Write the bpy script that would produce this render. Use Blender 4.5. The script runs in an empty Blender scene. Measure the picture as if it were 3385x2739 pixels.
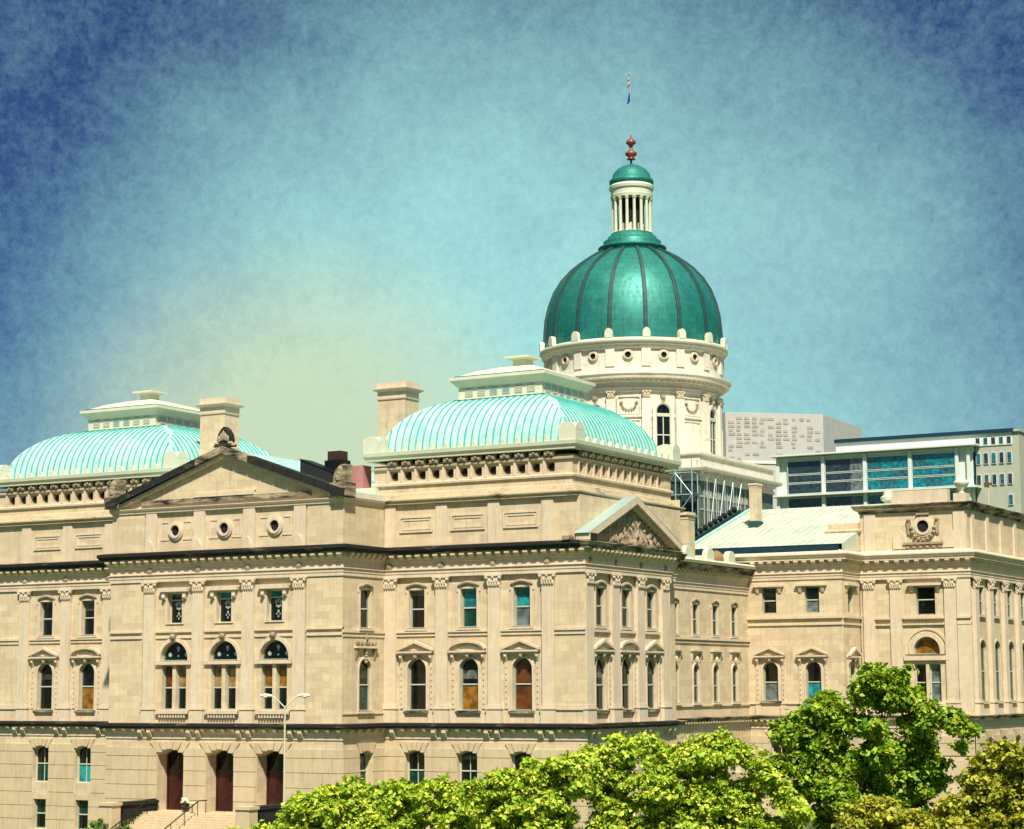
import bpy, math, random
import numpy as np
from mathutils import Matrix, Vector
rnd = random.Random(7)
PI = math.pi
S = bpy.context.scene
COL = S.collection
R = math.radians

# ------------------------------------------------------------------ camera
# metres; x = along the end facade, y = into the building, z = up. Facade centre at the origin.
CAM = Vector((99.1, -130.0, 12.0))
IMW, IMH, FPX = 3385.0, 2739.0, 6869.3
cam_d = bpy.data.cameras.new('camera'); cam = bpy.data.objects.new('camera', cam_d); COL.objects.link(cam)
cam_d.sensor_fit = 'HORIZONTAL'; cam_d.sensor_width = 36.0; cam_d.lens = FPX / IMW * 36.0
cam_d.clip_start = 0.5; cam_d.clip_end = 9000
S.camera = cam
yaw, pitch, roll = R(29.396), R(7.4625), R(-0.2805)
fwd = Vector((-math.sin(yaw) * math.cos(pitch), math.cos(yaw) * math.cos(pitch), math.sin(pitch)))
r0 = Vector((math.cos(yaw), math.sin(yaw), 0)); u0 = r0.cross(fwd)
rgt = (r0 * math.cos(roll) + u0 * math.sin(roll)).normalized(); upv = rgt.cross(fwd)
cam.matrix_world = Matrix(((rgt.x, upv.x, -fwd.x, CAM.x), (rgt.y, upv.y, -fwd.y, CAM.y), (rgt.z, upv.z, -fwd.z, CAM.z), (0, 0, 0, 1)))
S.render.resolution_x, S.render.resolution_y = 1024, 829

def at(u, v, depth):
    """point seen at photo pixel (u, v) (2145-wide scale) at a given depth in metres"""
    k = IMW / 2145.0
    return CAM + (fwd + rgt * ((u * k - IMW / 2) / FPX) - upv * ((v * k - IMH / 2) / FPX)) * depth

# ------------------------------------------------------------------ sky, sun, exposure
SUN_EL, SUN_DIR = R(52), Vector((0.58, -0.81))           # direction towards the sun (plan)
world = bpy.data.worlds.new('World'); S.world = world; world.use_nodes = True
wn, wl = world.node_tree.nodes, world.node_tree.links
wn.clear()
w_out = wn.new('ShaderNodeOutputWorld'); w_bg = wn.new('ShaderNodeBackground'); w_bg.inputs['Strength'].default_value = 0.085
sky = wn.new('ShaderNodeTexSky'); sky.sky_type = 'NISHITA'; sky.sun_disc = False
sky.sun_elevation = SUN_EL; sky.sun_rotation = math.atan2(SUN_DIR.x, SUN_DIR.y)
sky.air_density = 1.0; sky.dust_density = 0.6; sky.ozone_density = 4.0
def wmath(op, a, b=None, clamp=False):
    n = wn.new('ShaderNodeMath'); n.operation = op; n.use_clamp = clamp
    for i, x in enumerate((a, b)):
        if x is None: continue
        if isinstance(x, (int, float)): n.inputs[i].default_value = x
        else: wl.new(x, n.inputs[i])
    return n.outputs[0]
def wmix(fac, a, b, mode='MIX'):
    n = wn.new('ShaderNodeMix'); n.data_type = 'RGBA'; n.blend_type = mode
    for i, x in ((0, fac), (6, a), (7, b)):
        if isinstance(x, (int, float)): n.inputs[i].default_value = x
        elif isinstance(x, tuple): n.inputs[i].default_value = (*x, 1)
        else: wl.new(x, n.inputs[i])
    return n.outputs[2]
def wnoise(scale, detail, rough, dist, off, squash=(1, 1, 1)):
    m = wn.new('ShaderNodeMapping'); m.inputs['Location'].default_value = off; m.inputs['Scale'].default_value = squash
    wl.new(tc.outputs['Generated'], m.inputs['Vector'])
    n = wn.new('ShaderNodeTexNoise'); n.inputs['Scale'].default_value = scale; n.inputs['Detail'].default_value = detail
    n.inputs['Roughness'].default_value = rough; n.inputs['Distortion'].default_value = dist
    wl.new(m.outputs[0], n.inputs['Vector']); return n.outputs['Fac']
tc = wn.new('ShaderNodeTexCoord'); sep = wn.new('ShaderNodeSeparateXYZ'); wl.new(tc.outputs['Generated'], sep.inputs[0])
elev = sep.outputs['Z']
def ramp01(x, a, b):
    n = wn.new('ShaderNodeMapRange'); n.interpolation_type = 'SMOOTHSTEP'
    n.inputs['From Min'].default_value = a; n.inputs['From Max'].default_value = b
    wl.new(x, n.inputs['Value']); return n.outputs['Result']
base_sky = wmix(1.0, sky.outputs['Color'], (0.10, 0.155, 0.255), 'MULTIPLY')
# thin high veil of cloud: thick towards the horizon and in one broad bank, broken into patches and fine mottle
def toward(u, v, a, b, jit=0.0):
    d_ = at(u, v, 1.0) - CAM; d_.normalize()
    n = wn.new('ShaderNodeVectorMath'); n.operation = 'DOT_PRODUCT'; wl.new(tc.outputs['Generated'], n.inputs[0]); n.inputs[1].default_value = d_
    x = n.outputs['Value']
    if jit: x = wmath('ADD', x, wmath('MULTIPLY', wmath('SUBTRACT', patch, 0.5), jit))
    return ramp01(x, a, b)
patch = wnoise(3.0, 3.0, 0.5, 0.1, (0.35, 0.0, 0.1))
wisp = wnoise(16.0, 8.0, 0.72, 0.25, (3.1, 1.7, 0.0))
mott = wnoise(190.0, 5.0, 0.8, 0.2, (0.0, 5.0, 2.0))
bank = toward(1150, 860, 0.962, 1.0, 0.02)          # broad bright cloud bank
warm = wmath('MULTIPLY', toward(600, 1090, 0.9885, 1.0, 0.008), 0.62)          # sunlit yellow haze low in the sky
veil = wmix(ramp01(elev, 0.03, 0.10), (3.2, 3.4, 2.2), (2.45, 4.75, 4.5))
veil = wmix(warm, veil, (3.9, 3.8, 2.0))
veil = wmix(ramp01(elev, 0.30, 0.75), veil, (3.4, 3.9, 3.8))
dens = wmath('MULTIPLY', wmath('SUBTRACT', 1.0, ramp01(elev, 0.02, 0.30)), 0.22)
dens = wmath('ADD', dens, wmath('ADD', wmath('MULTIPLY', bank, 0.72), wmath('MULTIPLY', warm, 0.2)))
dens = wmath('ADD', dens, wmath('MULTIPLY', ramp01(elev, 0.33, 0.8), 0.75))  # bright whitish veil added overhead, out of view, to lift light on walls
dens = wmath('ADD', dens, wmath('MULTIPLY', wmath('SUBTRACT', patch, 0.46), 0.5))
dens = wmath('ADD', dens, wmath('MULTIPLY', wmath('SUBTRACT', wisp, 0.5), 0.42))
dens = wmath('ADD', dens, wmath('MULTIPLY', wmath('SUBTRACT', mott, 0.5), 0.46), clamp=True)
skycol = wmix(dens, base_sky, veil)
wl.new(skycol, w_bg.inputs['Color']); wl.new(w_bg.outputs[0], w_out.inputs['Surface'])

sun_d = bpy.data.lights.new('sun', 'SUN'); sun = bpy.data.objects.new('sun', sun_d); COL.objects.link(sun)
sun_d.energy = 3.4; sun_d.angle = R(1.5); sun_d.color = (1.0, 0.92, 0.78)
sd = SUN_DIR.normalized() * math.cos(SUN_EL)
sun.rotation_euler = Vector((sd.x, sd.y, math.sin(SUN_EL))).to_track_quat('Z', 'Y').to_euler()
sun.location = (60, -90, 120)
S.view_settings.view_transform = 'Standard'; S.view_settings.look = 'None'
S.view_settings.exposure = 1.06; S.view_settings.gamma = 1.0; S.view_settings.use_curve_mapping = False

# ------------------------------------------------------------------ materials
def new_mat(name):
    m = bpy.data.materials.new(name); m.use_nodes = True
    nt = m.node_tree; b = nt.nodes['Principled BSDF']
    return m, nt.nodes, nt.links, b
def mixc(N, L, fac, a, b, mode='MIX'):
    n = N.new('ShaderNodeMix'); n.data_type = 'RGBA'; n.blend_type = mode
    for i, x in ((0, fac), (6, a), (7, b)):
        if isinstance(x, (int, float)): n.inputs[i].default_value = x
        elif isinstance(x, tuple): n.inputs[i].default_value = (*x, 1)
        else: L.new(x, n.inputs[i])
    return n.outputs[2]
def noise(N, L, vec, scale, detail=5, rough=0.6, dist=0.0):
    n = N.new('ShaderNodeTexNoise'); n.inputs['Scale'].default_value = scale; n.inputs['Detail'].default_value = detail
    n.inputs['Roughness'].default_value = rough; n.inputs['Distortion'].default_value = dist
    if vec is not None: L.new(vec, n.inputs['Vector'])
    return n.outputs['Fac']
def rng(N, L, x, a, b, lo=0.0, hi=1.0):
    n = N.new('ShaderNodeMapRange'); n.inputs['From Min'].default_value = a; n.inputs['From Max'].default_value = b
    n.inputs['To Min'].default_value = lo; n.inputs['To Max'].default_value = hi
    L.new(x, n.inputs['Value']); return n.outputs['Result']
def worldpos(N): return N.new('ShaderNodeNewGeometry').outputs['Position']
def bump(N, L, b, h, strength=0.3, dist=0.02):
    n = N.new('ShaderNodeBump'); n.inputs['Strength'].default_value = strength; n.inputs['Distance'].default_value = dist
    L.new(h, n.inputs['Height']); L.new(n.outputs[0], b.inputs['Normal'])

def stone_mat(name, c1, c2, ashlar=0.0, grime=0.0, grime_col=(0.018, 0.02, 0.018), g0=0.45, g1=0.62):
    m, N, L, b = new_mat(name); P = worldpos(N)
    big = noise(N, L, P, 0.35, 4, 0.6); mid = noise(N, L, P, 2.2, 6, 0.65); fine = noise(N, L, P, 14, 4, 0.7)
    col = mixc(N, L, rng(N, L, big, 0.35, 0.65), c1, c2)
    col = mixc(N, L, rng(N, L, mid, 0.3, 0.7, 0.0, 0.55), col, tuple(x * 0.72 for x in c1))
    h = fine
    if ashlar > 0:
        sx = N.new('ShaderNodeSeparateXYZ'); L.new(P, sx.inputs[0])
        ad = N.new('ShaderNodeMath'); ad.operation = 'ADD'; L.new(sx.outputs[0], ad.inputs[0]); L.new(sx.outputs[1], ad.inputs[1])
        cb = N.new('ShaderNodeCombineXYZ'); L.new(ad.outputs[0], cb.inputs[0]); L.new(sx.outputs[2], cb.inputs[1])
        bt = N.new('ShaderNodeTexBrick'); bt.inputs['Scale'].default_value = 1.0; bt.inputs['Brick Width'].default_value = 1.25; bt.inputs['Row Height'].default_value = 0.52
        bt.inputs['Mortar Size'].default_value = 0.012; bt.inputs['Mortar Smooth'].default_value = 0.3
        bt.inputs['Color1'].default_value = (1.07, 1.05, 1.0, 1); bt.inputs['Color2'].default_value = (0.78, 0.73, 0.72, 1); bt.inputs['Mortar'].default_value = (0.72, 0.66, 0.6, 1)
        L.new(cb.outputs[0], bt.inputs['Vector'])
        col = mixc(N, L, ashlar, col, bt.outputs['Color'], 'MULTIPLY')
    # pale and pinkish run-off streaks down the stone
    mp = N.new('ShaderNodeMapping'); mp.inputs['Scale'].default_value = (1.6, 1.6, 0.16); L.new(P, mp.inputs['Vector'])
    st = noise(N, L, mp.outputs[0], 1.5, 5, 0.65)
    col = mixc(N, L, rng(N, L, st, 0.50, 0.75, 0.0, 0.48), col, (c1[0] * 0.62, c1[1] * 0.52, c1[2] * 0.5))
    mp2 = N.new('ShaderNodeMapping'); mp2.inputs['Scale'].default_value = (5.5, 5.5, 0.3); L.new(P, mp2.inputs['Vector'])
    st2 = noise(N, L, mp2.outputs[0], 1.0, 4, 0.6)
    both = N.new('ShaderNodeMath'); both.operation = 'MULTIPLY'; L.new(rng(N, L, st2, 0.55, 0.72), both.inputs[0]); L.new(rng(N, L, big, 0.42, 0.62, 0, 0.5), both.inputs[1])
    col = mixc(N, L, both.outputs[0], col, (c1[0] * 0.38, c1[1] * 0.33, c1[2] * 0.32))
    if grime > 0:
        mg = N.new('ShaderNodeMapping'); mg.inputs['Scale'].default_value = (0.35, 0.35, 1.6); L.new(P, mg.inputs['Vector'])
        gr = noise(N, L, mg.outputs[0], 1.3, 6, 0.68)
        col = mixc(N, L, rng(N, L, gr, g1, g0, 0.0, grime), col, grime_col)
    L.new(col, b.inputs['Base Color']); b.inputs['Roughness'].default_value = 0.85; b.inputs['Specular IOR Level'].default_value = 0.25
    bump(N, L, b, h, 0.35, 0.02)
    return m

def plain_mat(name, c, rough=0.6, metal=0.0, var=0.25, scale=2.0, spec=0.5):
    m, N, L, b = new_mat(name); P = worldpos(N)
    n = noise(N, L, P, scale, 5, 0.6)
    col = mixc(N, L, rng(N, L, n, 0.3, 0.7), c, tuple(x * (1 - var) for x in c))
    L.new(col, b.inputs['Base Color']); b.inputs['Roughness'].default_value = rough; b.inputs['Metallic'].default_value = metal
    b.inputs['Specular IOR Level'].default_value = spec
    return m

M = {}
M['stone'] = stone_mat('limestone', (0.69, 0.585, 0.385), (0.66, 0.535, 0.38), ashlar=0.65)
M['trim'] = stone_mat('limestone_trim', (0.70, 0.59, 0.42), (0.65, 0.53, 0.40))
M['rust'] = stone_mat('limestone_blocks', (0.62, 0.51, 0.32), (0.57, 0.45, 0.30))
M['drum'] = stone_mat('pale_drum_stone', (0.76, 0.73, 0.60), (0.73, 0.68, 0.55), grime=0.5, g0=0.30, g1=0.42, grime_col=(0.22, 0.15, 0.10))
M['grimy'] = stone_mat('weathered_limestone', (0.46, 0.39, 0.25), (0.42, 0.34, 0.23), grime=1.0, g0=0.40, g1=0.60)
M['stained'] = stone_mat('stained_limestone', (0.54, 0.46, 0.29), (0.5, 0.41, 0.27), grime=0.9, g0=0.33, g1=0.44, grime_col=(0.09, 0.06, 0.04))
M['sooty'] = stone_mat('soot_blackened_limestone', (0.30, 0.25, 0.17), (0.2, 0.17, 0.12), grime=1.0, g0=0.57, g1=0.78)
M['sculpt'] = stone_mat('carved_limestone', (0.46, 0.38, 0.25), (0.38, 0.30, 0.20), grime=0.2, grime_col=(0.10, 0.07, 0.045))
M['palegreen'] = plain_mat('pale_green_sheet_roof', (0.52, 0.57, 0.46), 0.6, 0, 0.25, 0.5)
M['pale'] = plain_mat('pale_painted_metal', (0.64, 0.66, 0.50), 0.5, 0, 0.12, 1.2)
def copper_mat(name, c1, c2, c3, rough, metal, sheets=False):
    m, N, L, b = new_mat(name); P = worldpos(N)
    big = noise(N, L, P, 0.5, 5, 0.65)
    mp = N.new('ShaderNodeMapping'); mp.inputs['Scale'].default_value = (2.2, 2.2, 0.35); L.new(P, mp.inputs['Vector'])
    st = noise(N, L, mp.outputs[0], 1.2, 6, 0.7)
    col = mixc(N, L, rng(N, L, big, 0.35, 0.65), c1, c2)
    col = mixc(N, L, rng(N, L, st, 0.5, 0.72, 0, 0.8), col, c3)
    if sheets:      # soldered sheets round the dome axis
        sx = N.new('ShaderNodeSeparateXYZ'); L.new(P, sx.inputs[0])
        sy = N.new('ShaderNodeMath'); sy.operation = 'SUBTRACT'; L.new(sx.outputs[1], sy.inputs[0]); sy.inputs[1].default_value = 73.2
        a2 = N.new('ShaderNodeMath'); a2.operation = 'ARCTAN2'; L.new(sy.outputs[0], a2.inputs[0]); L.new(sx.outputs[0], a2.inputs[1])
        mu = N.new('ShaderNodeMath'); mu.operation = 'MULTIPLY'; L.new(a2.outputs[0], mu.inputs[0]); mu.inputs[1].default_value = 9.7
        cb = N.new('ShaderNodeCombineXYZ'); L.new(mu.outputs[0], cb.inputs[0]); L.new(sx.outputs[2], cb.inputs[1])
        bt = N.new('ShaderNodeTexBrick'); bt.inputs['Scale'].default_value = 1.0; bt.inputs['Brick Width'].default_value = 0.95; bt.inputs['Row Height'].default_value = 0.6
        bt.inputs['Mortar Size'].default_value = 0.015; bt.inputs['Color1'].default_value = (1.1, 1.08, 1.05, 1); bt.inputs['Color2'].default_value = (0.80, 0.85, 0.88, 1); bt.inputs['Mortar'].default_value = (0.45, 0.5, 0.5, 1)
        L.new(cb.outputs[0], bt.inputs['Vector']); col = mixc(N, L, 0.85, col, bt.outputs['Color'], 'MULTIPLY')
    L.new(col, b.inputs['Base Color']); b.inputs['Metallic'].default_value = metal
    L.new(rng(N, L, st, 0.3, 0.7, rough, rough + 0.14), b.inputs['Roughness'])
    b.inputs['IOR'].default_value = 1.6; b.inputs['Specular IOR Level'].default_value = 0.5
    bump(N, L, b, noise(N, L, P, 5, 4, 0.6), 0.12, 0.03)
    return m
M['copper'] = copper_mat('patina_copper_roof', (0.36, 0.61, 0.54), (0.48, 0.66, 0.59), (0.12, 0.44, 0.40), 0.34, 0.0)
M['copper_dome'] = copper_mat('dark_patina_copper', (0.006, 0.18, 0.15), (0.016, 0.24, 0.19), (0.002, 0.07, 0.075), 0.46, 0.4, True)
M['copper_rib'] = copper_mat('rib_shade_dark_copper', (0.004, 0.04, 0.04), (0.006, 0.06, 0.055), (0.003, 0.025, 0.03), 0.6, 0.0)  # near-black, so the shadow lines along the dome ribs are painted in
M['copper_seam'] = copper_mat('dark_seam_copper', (0.05, 0.36, 0.33), (0.08, 0.42, 0.38), (0.02, 0.22, 0.21), 0.5, 0.0)
M['frame'] = plain_mat('grey_green_sash_paint', (0.26, 0.33, 0.27), 0.5, 0, 0.2)
M['frame_lt'] = plain_mat('pale_sash_paint', (0.52, 0.55, 0.42), 0.5, 0, 0.15)
def glass_mat(name, c, rough=0.04, spec=0.5):
    m, N, L, b = new_mat(name); P = worldpos(N)
    n = noise(N, L, P, 1.4, 3, 0.5)
    col = mixc(N, L, rng(N, L, n, 0.35, 0.65), c, tuple(x * 0.35 for x in c))
    L.new(col, b.inputs['Base Color']); b.inputs['Roughness'].default_value = rough; b.inputs['Specular IOR Level'].default_value = spec
    bump(N, L, b, noise(N, L, P, 0.9, 2, 0.5), 0.06, 0.05)
    return m
M['glass'] = glass_mat('dark_window_glass', (0.006, 0.009, 0.008))
M['glass_green'] = glass_mat('green_tinted_glass', (0.008, 0.06, 0.045))
M['glass_teal'] = glass_mat('painted_sky_glass', (0.02, 0.33, 0.34), 0.05)  # sky reflection painted in as a teal pane colour
M['glass_grey'] = glass_mat('curtained_glass', (0.16, 0.22, 0.22), 0.05)
M['blind'] = glass_mat('amber_blind_behind_glass', (0.34, 0.15, 0.022), 0.12)
M['blind_dk'] = glass_mat('brown_blind_behind_glass', (0.16, 0.05, 0.014), 0.12)
M['blind_tan'] = glass_mat('tan_curtain_behind_glass', (0.42, 0.25, 0.10), 0.12)
M['shade'] = glass_mat('dim_roller_shade', (0.07, 0.06, 0.045), 0.12)
M['shade_lt'] = glass_mat('grey_roller_shade', (0.15, 0.17, 0.15), 0.12)
M['lead'] = plain_mat('etched_pattern', (0.35, 0.45, 0.42), 0.4)
M['door'] = plain_mat('dark_red_wood', (0.055, 0.008, 0.006), 0.35, 0, 0.6, 1.5)
M['iron'] = plain_mat('black_iron', (0.012, 0.014, 0.014), 0.45, 0.5, 0.2)
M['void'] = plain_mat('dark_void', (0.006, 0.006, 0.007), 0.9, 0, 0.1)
M['lampwhite'] = plain_mat('cream_lamp_paint', (0.62, 0.56, 0.40), 0.4, 0, 0.06)
M['finial'] = plain_mat('red_copper_finial', (0.30, 0.085, 0.055), 0.4, 0.3, 0.3)
M['pinkbrick'] = plain_mat('pink_brick', (0.46, 0.20, 0.18), 0.8, 0, 0.2)
M['rust_metal'] = plain_mat('rusty_metal', (0.06, 0.022, 0.014), 0.6, 0.2, 0.4)
M['amber_stone'] = plain_mat('amber_weathered_stone', (0.32, 0.19, 0.07), 0.8, 0, 0.4)
M['galv'] = plain_mat('galvanised_tube', (0.42, 0.56, 0.52), 0.4, 0.3, 0.15)
M['board'] = plain_mat('grey_green_hoarding', (0.10, 0.16, 0.13), 0.8, 0, 0.4)
M['netting'] = plain_mat('dark_green_netting', (0.02, 0.055, 0.05), 0.9, 0, 0.5, 3)
M['flag_r'] = plain_mat('flag_red', (0.35, 0.03, 0.09), 0.8, 0, 0.1)
M['flag_b'] = plain_mat('flag_blue', (0.015, 0.035, 0.32), 0.8, 0, 0.1)
M['conc'] = plain_mat('pale_concrete', (0.40, 0.42, 0.34), 0.8, 0, 0.12, 0.4)
M['panel_w'] = plain_mat('white_cladding', (0.66, 0.72, 0.66), 0.5, 0, 0.08, 0.4)
M['facade_pink'] = plain_mat('pinkish_precast', (0.46, 0.47, 0.43), 0.8, 0, 0.12, 0.3)
M['panel_br'] = plain_mat('brown_panel', (0.45, 0.37, 0.33), 0.8, 0, 0.35, 0.6)
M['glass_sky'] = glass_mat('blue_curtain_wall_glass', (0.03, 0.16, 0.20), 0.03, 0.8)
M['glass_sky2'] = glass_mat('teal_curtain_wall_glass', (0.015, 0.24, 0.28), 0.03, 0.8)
M['glass_dk'] = glass_mat('dark_curtain_wall_glass', (0.035, 0.06, 0.08), 0.03, 0.6)
M['navy'] = plain_mat('navy_roof_edge', (0.012, 0.05, 0.085), 0.4, 0.2, 0.3)
M['bark'] = plain_mat('bark', (0.035, 0.028, 0.02), 0.9, 0, 0.5, 4)
def leaf_mat(name, c1, c2):
    m, N, L, b = new_mat(name)
    g = N.new('ShaderNodeNewGeometry')
    col = mixc(N, L, g.outputs['Random Per Island'], c1, c2)
    L.new(col, b.inputs['Base Color']); b.inputs['Roughness'].default_value = 0.5; b.inputs['Specular IOR Level'].default_value = 0.35
    tr = N.new('ShaderNodeBsdfTranslucent'); L.new(col, tr.inputs['Color'])
    mx = N.new('ShaderNodeMixShader'); mx.inputs[0].default_value = 0.2
    out = [n for n in N if n.type == 'OUTPUT_MATERIAL'][0]
    L.new(b.outputs[0], mx.inputs[1]); L.new(tr.outputs[0], mx.inputs[2]); L.new(mx.outputs[0], out.inputs['Surface'])
    return m
M['leaf'] = leaf_mat('spring_green_leaf', (0.16, 0.37, 0.012), (0.66, 0.68, 0.07))
M['leaf_dk'] = leaf_mat('deep_green_leaf', (0.06, 0.20, 0.006), (0.42, 0.52, 0.03))
M['leaf_yl'] = leaf_mat('yellow_green_leaf', (0.24, 0.29, 0.02), (0.50, 0.46, 0.04))
M['leaf_far'] = leaf_mat('mid_green_leaf', (0.06, 0.17, 0.015), (0.14, 0.24, 0.02))
def ground_mat(name, c1, c2, scale):
    m, N, L, b = new_mat(name); P = worldpos(N)
    n1 = noise(N, L, P, scale, 8, 0.7); n2 = noise(N, L, P, scale * 12, 4, 0.6)
    col = mixc(N, L, rng(N, L, n1, 0.3, 0.7), c1, c2)
    col = mixc(N, L, rng(N, L, n2, 0.4, 0.8, 0, 0.5), col, tuple(x * 0.5 for x in c1))
    L.new(col, b.inputs['Base Color']); b.inputs['Roughness'].default_value = 0.9
    bump(N, L, b, n2, 0.5, 0.03); return m
M['grass'] = ground_mat('lawn', (0.045, 0.10, 0.015), (0.07, 0.12, 0.02), 0.3)
M['paving'] = ground_mat('paving', (0.30, 0.27, 0.20), (0.24, 0.21, 0.16), 0.5)
M['asphalt'] = ground_mat('asphalt', (0.05, 0.05, 0.05), (0.035, 0.035, 0.037), 0.5)

# ------------------------------------------------------------------ mesh helpers
class Fr:
    """facade frame: s along the wall, d out of it, z up"""
    def __init__(self, ox, oy, ang):
        self.o = Vector((ox, oy, 0)); self.a = ang
        self.s = Vector((math.cos(ang), math.sin(ang), 0)); self.n = Vector((math.sin(ang), -math.cos(ang), 0))
    def __call__(self, s, d, z):
        p = self.o + self.s * s + self.n * d
        return (p.x, p.y, z)
WORLD = Fr(0, 0, 0)      # note: d is -y here

class MB:
    def __init__(self): self.v = []; self.f = []
    def poly(self, pts):
        i = len(self.v); self.v += [tuple(p) for p in pts]; self.f.append(tuple(range(i, i + len(pts))))
    def box(self, fr, s0, s1, d0, d1, z0, z1):
        i = len(self.v)
        for z in (z0, z1):
            for s, d in ((s0, d1), (s1, d1), (s1, d0), (s0, d0)): self.v.append(fr(s, d, z))
        for q in ((0, 1, 5, 4), (1, 2, 6, 5), (2, 3, 7, 6), (3, 0, 4, 7), (4, 5, 6, 7), (3, 2, 1, 0)): self.f.append(tuple(i + k for k in q))
        return self
    def taper(self, fr, s, z0, z1, w0, w1, d, t0, t1):
        """box whose width/projection change from z0 to z1"""
        i = len(self.v)
        for z, w, t in ((z0, w0, t0), (z1, w1, t1)):
            for a, b in ((-w, t), (w, t), (w, 0), (-w, 0)): self.v.append(fr(s + a, d + b, z))
        for q in ((0, 1, 5, 4), (1, 2, 6, 5), (2, 3, 7, 6), (3, 0, 4, 7), (4, 5, 6, 7), (3, 2, 1, 0)): self.f.append(tuple(i + k for k in q))
        return self
    def prism(self, fr, pts, d0, d1):
        """(s, z) outline (counter-clockwise from outside) extruded from d0 to d1"""
        n = len(pts); i = len(self.v)
        self.v += [fr(s, d1, z) for s, z in pts] + [fr(s, d0, z) for s, z in pts]
        self.f.append(tuple(range(i, i + n))); self.f.append(tuple(range(i + 2 * n - 1, i + n - 1, -1)))
        for k in range(n):
            k2 = (k + 1) % n; self.f.append((i + k, i + n + k, i + n + k2, i + k2))
        return self
    def ring(self, fr, a, b, d0, d1):
        """flat band between outlines a (outer) and b (inner), thickness d0..d1"""
        n = len(a); i = len(self.v)
        for L_, d in ((a, d1), (b, d1), (a, d0), (b, d0)): self.v += [fr(s, d, z) for s, z in L_]
        for k in range(n):
            q = (k + 1) % n
            self.f.append((i + k, i + q, i + n + q, i + n + k))
            self.f.append((i + 2 * n + k, i + 2 * n + q, i + q, i + k))
            self.f.append((i + n + k, i + n + q, i + 3 * n + q, i + 3 * n + k))
        return self
    def lathe(self, prof, c, n, cap=False):
        i = len(self.v); m = len(prof)
        for k in range(n):
            a = 2 * PI * k / n
            for r, z in prof: self.v.append((c[0] + r * math.cos(a), c[1] + r * math.sin(a), z))
        for k in range(n):
            q = (k + 1) % n
            for j in range(m - 1): self.f.append((i + k * m + j, i + q * m + j, i + q * m + j + 1, i + k * m + j + 1))
        if cap:
            self.f.append(tuple(i + k * m + m - 1 for k in range(n)))
        return self
    def tube(self, p, q, r0, r1=None, n=6):
        p, q = Vector(p), Vector(q); r1 = r0 if r1 is None else r1
        ax = (q - p).normalized(); t = Vector((0, 0, 1)) if abs(ax.z) < 0.9 else Vector((1, 0, 0))
        u = ax.cross(t).normalized(); w = ax.cross(u); i = len(self.v)
        for c, r in ((p, r0), (q, r1)):
            for k in range(n):
                a = 2 * PI * k / n; self.v.append(tuple(c + u * (r * math.cos(a)) + w * (r * math.sin(a))))
        for k in range(n):
            k2 = (k + 1) % n; self.f.append((i + k, i + k2, i + n + k2, i + n + k))
        self.f.append(tuple(i + k for k in range(n))[::-1]); self.f.append(tuple(i + n + k for k in range(n)))
        return self
    def sweep(self, path, prof, closed=False):
        """profile [(offset to the right of the path, z)] swept along a plan path with mitred corners"""
        P = [Vector(p) for p in path]; n = len(P); m = len(prof); i = len(self.v)
        def rn(a, b): e = (b - a).normalized(); return Vector((e.y, -e.x))
        for k in range(n):
            if closed or 0 < k < n - 1:
                n1 = rn(P[k - 1], P[k]); n2 = rn(P[k], P[(k + 1) % n]); mt = (n1 + n2); mt = mt / max(0.3, mt.dot(n1))
            elif k == 0: mt = rn(P[0], P[1])
            else: mt = rn(P[-2], P[-1])
            for d, z in prof: self.v.append((P[k].x + mt.x * d, P[k].y + mt.y * d, z))
        for k in range(n if closed else n - 1):
            q = (k + 1) % n
            for j in range(m - 1): self.f.append((i + k * m + j, i + q * m + j, i + q * m + j + 1, i + k * m + j + 1))
        if not closed:
            self.f.append(tuple(i + j for j in range(m))[::-1]); self.f.append(tuple(i + (n - 1) * m + j for j in range(m)))
        return self
    def blob(self, c, rx, ry, rz, n=6, m=4):
        i = len(self.v)
        for j in range(m + 1):
            t = PI * j / m
            for k in range(n):
                a = 2 * PI * k / n
                self.v.append((c[0] + rx * math.sin(t) * math.cos(a), c[1] + ry * math.sin(t) * math.sin(a), c[2] - rz * math.cos(t)))
        for j in range(m):
            for k in range(n):
                q = (k + 1) % n; self.f.append((i + j * n + k, i + j * n + q, i + (j + 1) * n + q, i + (j + 1) * n + k))
        return self
    def mesh(self, name, mat, smooth=False):
        me = bpy.data.meshes.new(name); me.from_pydata(self.v, [], self.f); me.materials.append(M[mat])
        if smooth: me.shade_smooth()
        me.update(); return me
    def build(self, name, mat, parent=None, smooth=False):
        return link(name, self.mesh(name, mat, smooth), parent)

def link(name, me, parent=None, loc=None, rot=0.0, scale=None):
    o = bpy.data.objects.new(name, me); COL.objects.link(o)
    if loc is not None: o.location = loc
    if rot: o.rotation_euler = (0, 0, rot)
    if scale is not None: o.scale = scale
    if parent is not None: o.parent = parent
    return o
def tag(o, label, cat, group=None, kind=None):
    if label: o['label'] = label
    if cat: o['category'] = cat
    if group: o['group'] = group
    if kind: o['kind'] = kind
    return o
def empty(name, loc, label, cat, group=None):
    o = bpy.data.objects.new(name, None); COL.objects.link(o); o.location = loc; o.empty_display_size = 0.5
    return tag(o, label, cat, group)

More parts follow.
